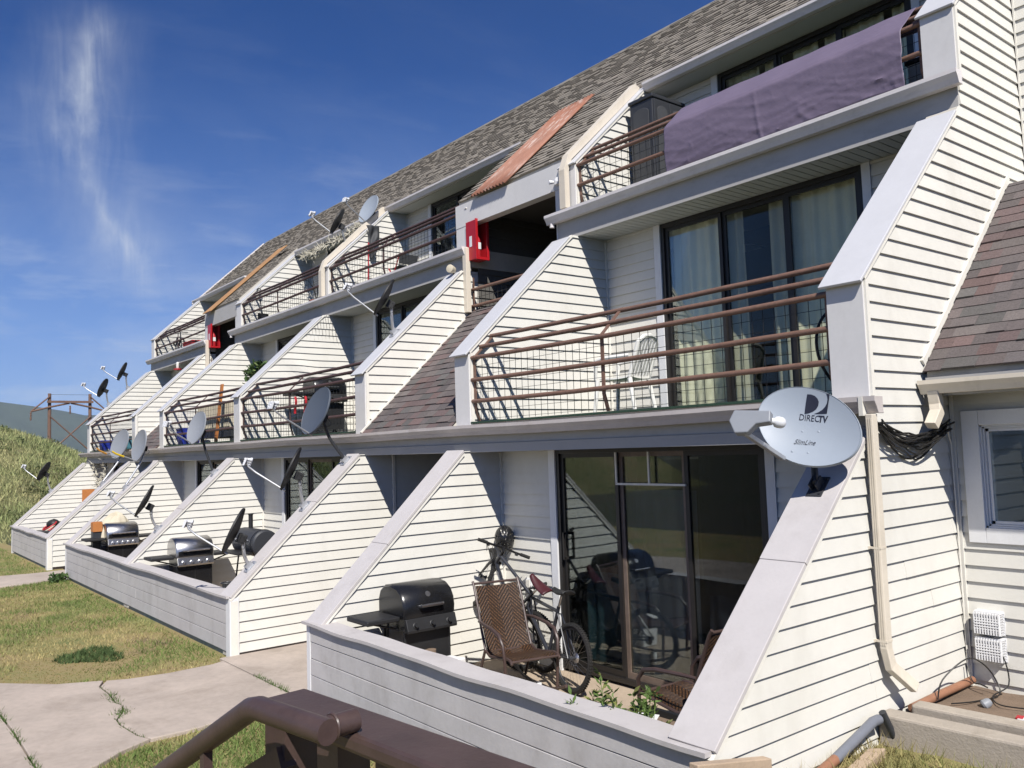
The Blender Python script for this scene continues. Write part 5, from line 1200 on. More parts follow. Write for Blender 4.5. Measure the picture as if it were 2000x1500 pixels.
# woven rocking chairs ----------------------------------------------
def rocking_chair(loc, a, label):
    """local frame: faces +x, width along y"""
    M4 = rotz(loc, a); t = thing('rocking_chair', label, 'chair', loc, 'woven rocking chairs on the near patio')
    def part(mb, nm, m, par=t, **k): return mb.xf(M4).build(nm, m, par, **k)
    hw = .245
    side = [(-.40, 1.02), (-.37, .98), (-.28, .78), (-.20, .56), (-.12, .40), (-.02, .365), (.18, .39), (.36, .42), (.44, .415), (.475, .385)]
    def panel(i0, i1, nm):
        pts = side[i0:i1+1]; L_ = len(pts)-1; mb = MB()
        def fn(u, v):
            q = v*L_; k = min(L_-1, int(q)); f = q-k; x = pts[k][0]*(1-f)+pts[k+1][0]*f; z = pts[k][1]*(1-f)+pts[k+1][1]*f
            return (x+.018*math.sin(math.pi*u)*(-.6), -hw+.02+2*(hw-.02)*u, z-.014*math.sin(math.pi*u))
        mb.grid(fn, 10, 14); inv = M4.inverted()
        def uvf(p):
            q = inv @ p; return (.5+q.y/(2*hw), (q.z if nm == 'backrest' else q.x)*1.3)
        return part(mb, nm, 'wicker', uv=uvf, solid=.012)
    panel(1, 4, 'backrest'); panel(4, 8, 'seat')
    for s in (-1, 1):
        y = s*hw; mb = MB(); mb.tube([(x, y, z) for x, z in side], .014, 8); part(mb, 'side_frame', 'steel_brown', smooth=True)
        mb = MB(); mb.tube([(-.235, y*1.06, .66), (-.12, y*1.15, .665), (.16, y*1.18, .65), (.30, y*1.18, .62), (.37, y*1.16, .54), (.38, y*1.12, .38), (.36, y*1.08, .06)], [.013, .016, .018, .018, .016, .015, .015], 8); part(mb, 'arm', 'steel_brown', smooth=True)
        mb = MB(); mb.tube([(-.12, y*1.03, .40), (-.22, y*1.05, .22), (-.30, y*1.06, .07)], .014, 8); part(mb, 'leg', 'steel_brown', smooth=True)
        mb = MB(); mb.tube([(.62*q-.06, y*1.07, .022+.13*q*q) for q in np.linspace(-1.05, .98, 12)], .015, 8); part(mb, 'rocker', 'steel_brown', smooth=True)
    mb = MB()
    for x, z in ((-.385, 1.0), (.455, .405), (-.12, .385)): mb = MB(); mb.tube([(x, -hw, z), (x, hw, z)], .012, 8); part(mb, 'crossbar', 'steel_brown')
    return t
rocking_chair((-3.52, 1.44, .04), R(-13), 'brown woven rocking chair with its patterned back in full sun beside the black grill')
rocking_chair((-1.22, 1.40, .04), R(174), 'brown woven rocking chair in shade, half hidden by the nearest wall cap')
# small stuff on the near patio
t = thing('paper_bag', 'white printed paper bag on the patio floor by the black grill', 'bag', (-3.95, .98, .04))
mb = MB(); mb.prism([(-4.05, .84, .04), (-3.84, .90, .04), (-3.86, 1.12, .04), (-4.06, 1.08, .04)], (.01, -.02, .33)); mb.build('bag_body', 'white', t, bevel=.01)
mb = MB(); mb.obox((-3.93, .862, .22), (.085, .025, 0), (0, 0, .03), (.002, -.004, 0)); mb.build('printed_band', 'red_plastic', t)
mb = MB(); mb.lathe((-4.13, .88, .04), (0, 0, 1), [(.05, 0), (.07, .30), (.075, .31), (.05, .33), (.055, .40), (.03, .405)], 14); tag(mb.build('garden_pot', 'dirt', smooth=True), 'small dull pot beside the white bag on the near patio', 'pot')
t = thing('planter_box', 'black planter box holding weeds behind the near patio wall', 'planter', (-1.0, .72, .04))
mb = MB(); x0, x1, y0, y1, z0, z1 = -1.32, -.62, .52, .92, .04, .50
mb.box(x0, x1, y0, y0+.03, z0, z1); mb.box(x0, x1, y1-.03, y1, z0, z1); mb.box(x0, x0+.03, y0+.03, y1-.03, z0, z1); mb.box(x1-.03, x1, y0+.03, y1-.03, z0, z1); mb.build('box', 'black_matte', t, bevel=.006)
mb = MB(); mb.box(x0+.03, x1-.03, y0+.03, y1-.03, z0, z1-.05); mb.build('soil', 'dirt', t)
mb = MB(); mb.obox((-1.12, .70, .492), (.07, .03, 0), (-.02, .05, .015), (0, 0, .002)); tag(mb.build('paper', 'white', None), 'crumpled white paper lying in the black planter box', 'paper')
WG = 'leafy weeds behind the near patio wall'
def stalk_plant(c, r, h, ns, seed, label):
    q = random.Random(seed); t = thing('weed_plant', label, 'weed', c, WG); stm = MB(); vv = []; cc = []
    for k in range(ns):
        a = q.uniform(0, 6.28); rr = r*q.random()**.5; b = Vector(c)+Vector((rr*math.cos(a), rr*math.sin(a), 0)); hh_ = h*q.uniform(.55, 1.1); ln = Vector((q.uniform(-.25, .25), q.uniform(-.25, .25), 1)).normalized()
        stm.tube([b, b+ln*hh_*.5+Vector((.01, 0, 0)), b+ln*hh_], [.005, .004, .002], 5)
        for j in range(int(30+hh_*80)):
            p = b+ln*hh_*q.uniform(.15, 1.05); d = Vector((q.uniform(-1, 1), q.uniform(-1, 1), q.uniform(-.1, .9))).normalized(); s = d.cross(Vector((q.uniform(-1, 1), q.uniform(-1, 1), q.uniform(-1, 1)))).normalized(); L_ = q.uniform(.035, .085)
            vv += [p, p+d*L_*.5+s*L_*.16, p+d*L_, p+d*L_*.5-s*L_*.16]; g_ = q.uniform(.6, 1.3); cc.append((.14*g_, .22*g_, .06*g_) if q.random() < .8 else (.22*g_, .24*g_, .07*g_))
    stm.build('stem', mat('weed_stem', (.14, .2, .06), .7), t); f = fast_mesh('leaves', [tuple(v-Vector(c)) for v in vv], 4, 'leaf', cc); f.parent = t
for k, (c, r, h, ns, lb) in enumerate((((-1.22, .34, .04), .26, .62, 26, 'low green weeds at the left end of the weed patch behind the near wall'), ((-.90, .34, .04), .20, .74, 26, 'tallest green weed cluster in the middle behind the near wall'), ((-.56, .28, .04), .15, .60, 20, 'green weeds with pale tips in the corner below the nearest sloped cap'))): stalk_plant(c, r, h, ns, 40+k, lb)
t = thing('white_can', 'small white tin can on the patio floor under the sunlit rocking chair', 'can', (-3.28, 1.75, .04)); mb = MB(); mb.lathe((-3.30, 1.55, .04), (0, 0, 1), [(.03, 0), (.032, .004), (.032, .11), (.028, .115)], 14); t.location = (-3.30, 1.55, .04); mb.build('tin', 'white', t, smooth=True)

# second floor ---------------------------------------------------------
F2 = FLOOR[1]+.024; F3 = FLOOR[2]+.024
def resin_chair(loc, a, label):
    M4 = rotz(loc, a); t = thing('plastic_chair', label, 'chair', loc)
    def part(mb, nm, **k): return mb.xf(M4).build(nm, 'white_plastic', t, **k)
    mb = MB(); mb.grid(lambda u, v: (-.20+.42*u, -.22+.44*v, .42-.02*math.sin(math.pi*u)+.015*(2*v-1)**2), 8, 8); part(mb, 'seat', solid=.018)
    for s in (-1, 1):
        mb = MB(); mb.tube([(.22, s*.23, .41), (.26, s*.26, 0)], [.028, .02], 8); part(mb, 'leg', smooth=True)
        mb = MB(); mb.tube([(-.18, s*.22, .41), (-.25, s*.25, 0)], [.028, .02], 8); part(mb, 'leg', smooth=True)
        mb = MB(); mb.tube([(.24, s*.245, .41), (.22, s*.26, .62), (.12, s*.265, .645), (-.20, s*.25, .655)], [.02, .024, .028, .024], 8); part(mb, 'arm', smooth=True)
    for k in range(6): y = -.175+.07*k; mb = MB(); mb.obox((-.245, y, .62), (.007, 0, 0), (0, .021, 0), Vector((-.08, 0, .21))); part(mb, 'back_slat')
    mb = MB(); mb.tube([(-.18, -.225, .42), (-.30, -.22, .80), (-.325, -.12, .865), (-.335, 0, .88), (-.325, .12, .865), (-.30, .22, .80), (-.18, .225, .42)], .024, 8); part(mb, 'back_frame', smooth=True)
    return t
resin_chair((-3.58, 3.20, F2), R(195), 'white plastic armchair with a slatted back on the near second floor balcony')
t = thing('wire_hoop', 'black hoop leaning against the right end of the near second floor balcony', 'hoop', (-.40, 2.3, F2)); 
mb = MB(); mb.torus((-.42, 2.42, F2+.36), (.25, .97, 0), (-.10, .0, 1), .34, .012, 44, 6); mb.build('ring', 'cable', t)
sx, sy = X[4]+1.15, 2.75
t = thing('outdoor_sofa', 'cream cushioned outdoor sofa on the second floor balcony with the brown plank', 'sofa', (sx, sy, F2))
mb = MB(); mb.box(sx-.55, sx+1.4, sy-.32, sy-.2, F2+.30, F2+.84); 
for k in range(20): mb.box(sx-.54+k*.097, sx-.47+k*.097, sy-.335, sy-.32, F2+.32, F2+.82)
mb.build('backrest', 'cream_cloth', t, bevel=.015)
mb = MB(); mb.box(sx-.55, sx+1.4, sy-.2, sy+.45, F2+.24, F2+.42); mb.build('seat_cushion', 'cream_cloth', t, bevel=.03)
mb = MB(); mb.box(sx-.56, sx+1.41, sy-.31, sy+.45, F2+.12, F2+.235); mb.build('base', 'cabinet', t)
for dx in (-.5, 1.35):
    for dy in (-.25, .4): mb = MB(); mb.box(sx+dx-.03, sx+dx+.03, sy+dy-.03, sy+dy+.03, F2, F2+.12); mb.build('leg', 'cabinet', t)
mb = MB(); mb.obox((-13.98, 2.26, 3.27), (.055, 0, 0), (0, .018, 0), (.03, .06, .60)); tag(mb.build('plank', 'orange', bevel=.004), 'brown wooden plank standing up above the railing before the cream sofa', 'plank')
t = thing('potted_plant', 'leafy green plant in a magenta pot on a stand by the sloped cap', 'plant', (-12.75, 2.62, F2)); c = Vector((-12.75, 2.62, F2))
mb = MB(); mb.lathe(c, (0, 0, 1), [(.13, 0), (.13, .02), (.03, .04), (.03, .90), (.12, .92), (.12, .94)], 16); mb.build('stand', 'orange', t, smooth=True)
mb = MB(); mb.lathe(c+Vector((0, 0, .94)), (0, 0, 1), [(.08, 0), (.12, .18), (.13, .19), (.11, .19)], 18); mb.build('pot', mat('magenta_pot', (.22, .015, .07), .4), t, smooth=True)
o = leaf_clump('foliage', (0, 0, 1.10), .26, .42, 420, .12, [(.06, .11, .035), (.09, .15, .05), (.20, .26, .10), (.05, .08, .03)], '', '', seed=9); o.parent = t
def bin_(c, s, m, label, lid='blue', nm='storage_bin', cat='bin'):
    t = thing(nm, label, cat, c, None); c = Vector(c); a, b, h = s; mb = MB()
    mb.add([c+Vector((sx_*a*k, sy_*b*k, z)) for z, k in ((0, .85), (h, 1)) for sx_, sy_ in ((-1, -1), (1, -1), (1, 1), (-1, 1))], [(0, 3, 2, 1), (4, 5, 6, 7), (0, 1, 5, 4), (1, 2, 6, 5), (2, 3, 7, 6), (3, 0, 4, 7)])
    mb.build('tub', m, t, bevel=.012); mb = MB(); mb.box(c.x-a*1.05, c.x+a*1.05, c.y-b*1.05, c.y+b*1.05, c.z+h, c.z+h+.035); mb.build('lid', lid, t, bevel=.01)
bin_((-15.95, 2.28, F2), (.17, .22, .32), 'blue', 'blue plastic bin on the balcony at the left of the cream sofa')
bin_((-23.05, 2.22, F2), (.16, .17, .26), 'blue', 'left blue plastic bin on the farthest second floor balcony')
bin_((-23.0, 2.58, F2), (.16, .15, .27), 'blue', 'right blue plastic bin on the farthest second floor balcony')
bin_((-22.0, 2.60, F2), (.24, .18, .34), 'teal_plastic', 'teal cooler beside the blue bins on the farthest second floor balcony', 'cabinet', 'cooler', 'cooler')
t = thing('hummingbird_feeder', 'small red hummingbird feeder hanging under the farthest upper balcony', 'bird feeder', (-21.08, 3.60, 4.85)); c = Vector((-21.08, 3.60, 4.85))
mb = MB(); mb.lathe(c, (0, 0, 1), [(.04, 0), (.11, .02), (.11, .05), (.04, .06)], 16); mb.build('base', 'red_plastic', t, smooth=True)
mb = MB(); mb.lathe(c+Vector((0, 0, .06)), (0, 0, 1), [(.03, 0), (.045, .02), (.04, .16), (.02, .18)], 12); mb.build('bottle', 'white_plastic', t, smooth=True); mb = MB(); mb.tube([c+Vector((0, 0, .23)), Vector((-21.08, 3.66, 5.12))], .004, 5); mb.build('hanger', 'cable', t)
for k, (yy, zz) in enumerate(((2.62, 3.42), (2.80, 3.43))):
    mb = MB(); xx = X[3]+.75+.02*k; mb.grid(lambda u, v: (xx+.03*math.sin(v*5), yy-.05+.045*u, zz-.30*v), 3, 8); o = mb.build('red_tape', 'red_plastic', solid=.004)
    tag(o, 'short red ribbon hanging at the side of the balcony grill', 'ribbon', 'red ribbons by the balcony grill')

# top floor ---------------------------------------------------------------
t = thing('storage_cabinet', 'charcoal plastic storage cabinet with arched door panels on the top balcony', 'cabinet', (-4.38, 4.9, F3))
cx0, cx1, cy0, cy1, cz1 = -4.60, -4.20, 4.58, 5.22, 6.99
mb = MB(); mb.box(cx0, cx1, cy0, cy1, F3, cz1-.05); mb.build('carcass', 'cabinet', t, bevel=.012)
mb = MB(); mb.box(cx0-.015, cx1+.02, cy0-.02, cy1+.015, cz1-.05, cz1); mb.build('top', 'cabinet', t, bevel=.01)
for k in range(2):
    y0 = cy0+.015+k*.31; mb = MB(); mb.box(cx1+.001, cx1+.022, y0, y0+.30, F3+.05, cz1-.07); d_ = mb.build('door', 'cabinet', t, bevel=.006)
    mb = MB(); pts = [(y0+.05, F3+.12), (y0+.25, F3+.12), (y0+.25, cz1-.22)]+[(y0+.15+.10*math.cos(a), cz1-.22+.07*math.sin(a)) for a in np.linspace(0, math.pi, 9)[1:-1]]+[(y0+.05, cz1-.22)]
    mb.prism([(cx1+.0225, y, z) for y, z in pts], (.010, 0, 0)); mb.build('door_panel', 'tarp', d_, bevel=.006)
mb = MB(); pts = [(cx0+.06, F3+.12), (cx1-.06, F3+.12), (cx1-.06, cz1-.22)]+[((cx0+cx1)/2+.14*math.cos(a), cz1-.22+.07*math.sin(a)) for a in np.linspace(0, math.pi, 9)[1:-1]]+[(cx0+.06, cz1-.22)]
mb.prism([(x, cy0-.001, z) for x, z in pts], (0, -.010, 0)); mb.build('side_panel', 'tarp', t, bevel=.006)
# purple cloth over the rail
mb = MB(); ux0, ux1 = -3.20, -.43
path = [(P3Y+.40, 6.10), (P3Y+.335, 6.285), (P3Y+.31, 6.295), (P3Y+.02, 6.03), (P3Y-.022, 5.975), (P3Y-.03, 5.85), (P3Y-.035, 5.70), (P3Y-.03, 5.54), (P3Y-.02, 5.455)]
acc = [0]
for a, b in zip(path, path[1:]): acc.append(acc[-1]+math.dist(a, b))
def drape(u, v):
    s = v*acc[-1]; k = max(i for i in range(len(acc)-1) if acc[i] <= s+1e-9); f = (s-acc[k])/(acc[k+1]-acc[k]); y = path[k][0]*(1-f)+path[k+1][0]*f; z = path[k][1]*(1-f)+path[k+1][1]*f
    x = ux0+(ux1-ux0)*u; low = max(0, min(1, (v-.42)/.58))
    def rid(a, b, sd): return 1-abs(mnoise.noise(Vector((a, b, sd))))*2
    q1 = x*1.1+z*1.9; q2 = x*.6-z*2.3
    w = low*(.010*max(0, rid(q1*1.3, q2*.6, 1.3))**8+.008*max(0, rid(q2*1.9, q1*.5, 7.7))**10+.006*max(0, rid(x*2.1, z*5.3, 3.1))**10)+.006*low*math.sin(x*2.2+z*9)+.0012*max(0, rid(x*2.3, z*1.5, 9.4))**5
    crease = .010*low*math.exp(-((x+1.95+.15*(z-5.7))/.025)**2); fold = .006*low*abs(math.sin(z*24+x*2+math.sin(x*6)))**8
    sag = .010*math.sin(u*math.pi*3)*low
    return (x+.004*math.sin(z*23)*(abs(u-.5)*2)**8, y-w-crease-fold-.004, z+sag-.004*math.sin(x*11))
mb.grid(drape, 260, 60); tag(mb.build('purple_cloth', 'purple', smooth=True, solid=.003), 'long purple nylon sheet draped over the top floor railing', 'cloth')
t = thing('storage_box', 'white box behind the railing at the right end of the top balcony', 'box', (-.45, 4.25, F3)); mb = MB(); mb.box(-.62, -.30, 4.1, 4.4, F3, F3+.42); mb.build('box_body', 'white', t, bevel=.01); mb = MB(); mb.box(-.64, -.28, 4.08, 4.42, F3+.42, F3+.46); mb.build('lid', 'cabinet', t, bevel=.008)
for k, (fx, lb) in enumerate(((2, 'red fire extinguisher cabinet beside the rust patched stairwell opening'), (5, 'red fire extinguisher cabinet in the far stairwell opening'))):
    x0, x1 = X[fx]+.03, X[fx]+.28; y0 = P3Y-.04; z0, z1 = 5.20, 5.79; t = thing('extinguisher_cabinet', lb, 'fire cabinet', (X[fx]+.15, P3Y, z0), 'fire cabinets in the stairwell openings')
    yb = y0+.22
    mb = MB(); mb.box(x0, x0+.015, y0, yb, z0, z1); mb.box(x0+.015, x1, y0, y0+.015, z0, z1); mb.box(x0+.015, x1, yb-.015, yb, z0, z1); mb.box(x0+.015, x1, y0+.015, yb-.015, z0, z0+.015); mb.box(x0+.015, x1, y0+.015, yb-.015, z1-.015, z1); mb.build('case', 'red', t, bevel=.004)
    for a, b, c_, d in ((y0-.012, y0+.03, z0-.012, z1+.012), (yb-.03, yb+.012, z0-.012, z1+.012), (y0+.03, yb-.03, z0-.012, z0+.03), (y0+.03, yb-.03, z1-.03, z1+.012)): mb = MB(); mb.box(x1+.001, x1+.018, a, b, c_, d); mb.build('door_frame', 'red', t, bevel=.004)
    cc = Vector((x0+.12, (y0+yb)/2, z0+.017)); mb = MB(); mb.lathe(cc, (0, 0, 1), [(.05, 0), (.055, .01), (.055, .30), (.03, .35), (.018, .36), (.018, .39)], 16); mb.build('extinguisher', 'red_plastic', t, smooth=True)
    mb = MB(); mb.box(cc.x+.055, cc.x+.059, cc.y-.035, cc.y+.035, z0+.17, z0+.27); mb.build('notice', 'white', t)
    mb = MB(); mb.box(x0+.09, x0+.15, y0-.004, y0-.001, z0+.20, z0+.36); mb.build('side_notice', 'white', t)
# garlands: pale antler-like twigs on a wire
def garland(line, n, label, seed, ln=.16):
    q = random.Random(seed); t = thing('garland', label, 'garland', tuple(line[0]), 'pale antler garlands'); L_ = [Vector(p) for p in line]; mb = MB(); mb.tube(L_, .006, 5); mb.build('wire', 'cable', t)
    mb = MB()
    for k in range(n):
        u = q.random()*(len(L_)-1); i = int(u); p = L_[i].lerp(L_[i+1], u-i); d = Vector((q.uniform(-1, 1), q.uniform(-.8, .3), q.uniform(-1, .8))).normalized(); b = d.cross(Vector((q.uniform(-1, 1), q.uniform(-1, 1), q.uniform(-1, 1)))).normalized()*.4
        l = ln*q.uniform(.5, 1.2); mb.tube([p, p+d*l*.5+b*l*.2, p+(d+b*1.3)*l], [.011, .009, .003], 5); mb.tube([p+d*l*.5+b*l*.2, p+d*l*.8-b*l*.5], [.008, .003], 4)
    mb.build('twigs', 'bone', t)
garland([(-16.0, 5.02, 7.22), (-15.2, 5.0, 7.16), (-14.4, 5.0, 7.20), (-13.4, 4.98, 7.24), (-12.7, 4.98, 7.27)], 200, 'pale antler garland hanging along the eave of the top floor balcony', 3, .19)
garland([(-23.05, 1.95, 2.40), (-22.95, 1.95, 2.1), (-22.6, 1.95, 1.75)], 55, 'left strand of pale garland hanging in the far ground floor doorway', 4, .2)
garland([(-21.8, 1.95, 2.40), (-21.95, 1.95, 2.1), (-22.3, 1.95, 1.72)], 55, 'right strand of pale garland hanging in the far ground floor doorway', 5, .2)
# broom, shovel, red mop and folding chair
def pole_tool(p0, p1, m, head, label, nm, cat):
    t = thing(nm, label, cat, tuple(p0)); p0, p1 = Vector(p0), Vector(p1); mb = MB(); mb.tube([p0, p1], .014, 8); mb.build('handle', m, t, smooth=True)
    d = (p1-p0).normalized(); mb = MB()
    if head == 'mop': mb.lathe(p0-d*.02, d, [(.10, 0), (.08, .08), (.025, .14)], 14); mb.build('mop_head', 'red_plastic', t)
    elif head == 'shovel':
        mb.torus(p1+d*.05, (0, 1, 0), (0, 0, 1), .05, .012, 18, 6); mb.build('grip', 'black_matte', t); mb = MB(); mb.grid(lambda u, v: p0+Vector((.02*math.cos(u*3), -.14+.28*u, .30*v-.05)), 6, 4); mb.build('blade', 'black_matte', t, solid=.006)
    return t
pole_tool((X[3]+.30, 4.34, F3+.05), (X[3]+.30, 4.37, 6.52), 'red_plastic', 'mop', 'bright red mop handle standing on the top balcony below the tarp', 'mop', 'mop')
pole_tool((X[4]+.22, 4.09, F3+.10), (X[4]+.15, 4.03, 6.28), 'cabinet', 'shovel', 'dark snow shovel leaning on the siding of the middle top balcony', 'shovel', 'shovel')
t = thing('folding_chair', 'red framed folding chair on the top balcony right of the red mop', 'chair', (-10.5, 4.55, F3)); c = Vector((-10.5, 4.55, F3))
for s in (-.2, .2):
    for a, b in (((-.2, .0), (.2, .62)), ((.2, .0), (-.2, .42))): mb = MB(); mb.tube([c+Vector((a[0], s, a[1])), c+Vector((b[0], s, b[1]))], .013, 6); mb.build('leg', 'red_plastic', t)
mb = MB(); mb.grid(lambda u, v: c+Vector((-.18+.36*u, -.2+.4*v, .42-.02*math.sin(u*3.1))), 4, 2); mb.build('seat', 'tarp', t, solid=.008); mb = MB(); mb.grid(lambda u, v: c+Vector((.17+.04*u, -.2+.4*v, .45+.18*u)), 3, 2); mb.build('backrest', 'tarp', t, solid=.008)
mb = MB(); mb.lathe((-13.15, 4.05, F3), (0, 0, 1), [(.10, 0), (.15, .14), (.165, .15), (.165, .18), (.13, .18)], 20); tag(mb.build('flower_pot', 'terracotta', smooth=True), 'terracotta bowl with bare twigs on the middle top balcony', 'flower pot')
t = thing('dry_twigs', 'bare twigs standing in the terracotta bowl on the middle top balcony', 'twigs', (-13.15, 4.05, F3+.15)); q = random.Random(4); mb = MB()
for k in range(9): a = q.uniform(0, 6.28); mb.tube([(-13.15, 4.05, F3+.12), (-13.15+.12*math.cos(a), 4.05+.10*math.sin(a), F3+.45), (-13.15+.25*math.cos(a), 4.05+.2*math.sin(a), F3+q.uniform(.5, .8))], .006, 5)
mb.build('twig', 'cable', t)
bin_((-15.7, 4.0, F3), (.20, .13, .12), 'blue', 'low blue tub on the middle top balcony beside the shovel', 'blue', 'plastic_tub', 'tub')
bin_((-21.2, 4.1, F3), (.42, .20, .24), 'red_plastic', 'red storage box on the farthest top balcony', 'red_plastic', 'red_box', 'box')
bin_((-22.3, 4.15, F3), (.20, .18, .22), 'white_plastic', 'white bucket box between the wheeled frame and the red box far away', 'white_plastic', 'white_box', 'box')
t = thing('folded_bicycle', 'dark bicycle shape behind the railing of the farthest top balcony', 'bicycle', (-23.0, 4.2, F3)); c = Vector((-23.0, 4.2, F3+.3))
for dx in (-.28, .35): mb = MB(); mb.torus(c+Vector((dx, 0, 0)), (1, 0, 0), (0, 0, 1), .25, .025, 24, 6); mb.build('wheel', 'rubber', t)
mb = MB(); mb.tube([c+Vector((-.28, 0, 0)), c+Vector((-.12, 0, .34)), c+Vector((.24, 0, .32)), c+Vector((.02, 0, .0)), c+Vector((-.12, 0, .34))], .02, 6); mb.tube([c+Vector((.35, 0, 0)), c+Vector((.2, 0, .45))], .016, 6); mb.tube([c+Vector((.2, -.22, .47)), c+Vector((.2, .22, .47))], .014, 6); mb.build('frame', 'cabinet', t)
# tarp hanging from the top floor dish
mb = MB(); tx = X[3]+.09
def tarp(u, v):
    z = 6.93-.62*v; y0 = 4.44-.05*v+.12*v; w = .30*(1-.55*v); return (tx+.05*math.sin(u*math.pi)+.025*math.sin(u*9+v*3)+.02*math.sin(v*11+u*4), y0+w*u+.02*math.sin(v*7), z-.05*math.sin(u*8)*v)
mb.grid(tarp, 26, 26); tag(mb.build('hanging_tarp', 'tarp', smooth=True, solid=.006), 'crumpled charcoal tarp hanging below the pale top floor dish', 'tarp')
# far ground floor patio
t = thing('garden_hose', 'coiled red and cream garden hose on the far patio floor by the wall', 'hose', (X[6]+.3, .8, .04)); 
for k, (m_, z) in enumerate((('red_plastic', .60), ('cream_cloth', .66), ('red_plastic', .72))): mb = MB(); mb.torus((X[6]+.35, .72+.04*k, z-.03), (1, .1, .0), (0, .8, .5), .22-.02*k, .022, 28, 6); mb.build('coil', m_, t)
mb = MB(); mb.box(X[6]+.1, X[6]+.7, .45, 1.0, .04, .58); tag(mb.build('low_table', 'cabinet', bevel=.01), 'dark low table under the coiled hose on the far patio', 'table')
mb = MB(); mb.grid(lambda u, v: (X[6]+.26+.16*math.cos(6.283*u)*math.sin(math.pi*v)**.6, .92+.17*math.sin(6.283*u)*math.sin(math.pi*v)**.6*(1+.12*math.sin(u*20)), .59+.28*v), 24, 8); tag(mb.build('black_bag', 'black_matte', smooth=True), 'black bag on the low table behind the coiled hose', 'bag')
mb = MB(); mb.box(X[6]+.06, X[6]+.09, 1.66, 1.98, 1.25, 1.62); tag(mb.build('wall_board', 'orange', bevel=.004), 'orange wooden board fixed on the siding of the farthest patio', 'board')

# ================================================================== right foreground
CB = thing('cable_bundle', 'thick bundle of black cables sagging across the end wall below the wing gutter', 'cables', (.03, 2.3, 2.35)); q = random.Random(12)
for k in range(15):
    y0, y1 = 1.84, 2.90+q.uniform(-.1, .05); sag = q.uniform(.07, .15) if k < 11 else q.uniform(.16, .24); xo = .055+q.uniform(-.02, .04); z0 = 2.47+q.uniform(-.03, .02); z1 = 2.45+q.uniform(-.04, .04)
    mb = MB(); mb.tube([(xo+.02*math.sin(i*.7+k), y0+(y1-y0)*i/14, z0+(z1-z0)*i/14-sag*4*(i/14)*(1-i/14)*(1+.12*math.sin(i+k))) for i in range(15)], .0075, 6); mb.build('cable', 'cable', CB, smooth=True)
mb = MB(); mb.tube([(.06, 2.86, 2.44), (.035, 2.98, 2.30), (.03, 3.0, 1.6), (.03, 3.0, .55)], .006, 6); mb.build('cable', 'trim', CB)
tb = thing('kerb_beam', 'front grey concrete kerb beam beside the end wall', 'kerb', (1.5, 1.75, .4), 'kerb beams at the wing patio'); mb = MB(); mb.obox((2.5, 1.90, .46), (2.48, .14, 0), (-.006, .085, 0), (0, 0, .105)); mb.build('beam', 'kerb', tb, bevel=.015)
tb = thing('kerb_beam', 'rear grey concrete kerb beam along the edge of the soil patio', 'kerb', (1.5, 2.1, .45), 'kerb beams at the wing patio'); mb = MB(); mb.obox((2.60, 2.17, .50), (2.50, .14, 0), (-.006, .07, 0), (0, 0, .08)); mb.build('beam', 'kerb', tb, bevel=.015)
mb = MB(); mb.tube([(.06, 2.06, .525), (.055, 2.5, .53), (.06, 2.99, .535)], .028, 12); tag(mb.build('conduit_pipe', 'copper', smooth=True), 'orange plastic pipe lying along the foot of the end wall', 'pipe')
hp = thing('drain_hose', 'grey and orange drain hose bending down beside the end wall', 'hose', (.06, 1.2, .4)); 
mb = MB(); mb.tube([(.075, 1.60, .555), (.075, 1.52, .555), (.08, 1.30, .50), (.085, 1.05, .44)], .032, 12); mb.build('grey_length', 'pipe_grey', hp, smooth=True); mb = MB(); mb.tube([(.085, 1.06, .4425), (.09, .82, .40), (.10, .50, .375)], .0315, 12); mb.build('orange_length', 'copper', hp, smooth=True)
mb = MB(); mb.tube([(.09, 1.62, .60), (.13, 1.75, .33)], .024, 10); tag(mb.build('black_stake', 'cabinet', smooth=True), 'short black plastic stake leaning at the kerb corner', 'stake')
mb = MB(); mb.obox((.20, 1.12, .395), (.035, .04, 0), (-.05, .30, .012), (0, 0, .03)); tag(mb.build('timber_offcut', 'wood', bevel=.006), 'pale timber offcut lying on dry grass below the drain hose', 'timber')
mb = MB(); mb.obox((.10, .05, .635), (.03, 0, 0), (0, .31, -.06), (0, 0, .055)); tag(mb.build('weathered_post', 'wood', bevel=.006), 'weathered timber beam against the front corner of the end wall', 'timber')
q = random.Random(31); lw = thing('loose_wire', 'loose dark wires looping over the soil patio under the vents', 'wire', (.3, 2.5, .5))
for pts in ([(.10, 2.35, .53), (.12, 2.40, .66), (.2, 2.6, .78), (.22, 2.80, .72), (.26, 2.9, .60), (.3, 2.85, .50), (.24, 2.6, .495), (.16, 2.42, .50)], [(.21, 3.0, .80), (.30, 2.97, .74), (.33, 2.95, .56), (.28, 2.8, .50), (.40, 2.62, .50), (.58, 2.66, .50)], [(.04, 2.96, .66), (.10, 2.9, .55), (.17, 2.86, .55), (.23, 2.84, .54)]):
    P2_ = []
    for i in range(len(pts)-1):
        for k in range(5):
            u = k/5; g = lambda j: Vector(pts[max(0, min(len(pts)-1, j))]); a, b, c_, d = g(i-1), g(i), g(i+1), g(i+2); P2_.append(.5*((2*b)+(c_-a)*u+(2*a-5*b+4*c_-d)*u*u+(3*b-a-3*c_+d)*u**3))
    mb = MB(); mb.tube(P2_+[Vector(pts[-1])], .005, 6); mb.build('wire', 'cable', lw, smooth=True)
t = thing('litter_packet', 'red and white litter packet on the soil patio at the right', 'litter', (.62, 2.42, .49)); mb = MB(); mb.obox((.64, 2.42, .50), (.05, .01, 0), (-.01, .035, 0), (0, 0, .005)); mb.build('wrapper', 'white', t); mb = MB(); mb.obox((.60, 2.42, .5045), (.02, .004, 0), (-.005, .03, 0), (0, 0, .005)); mb.build('stripe', 'red_plastic', t)
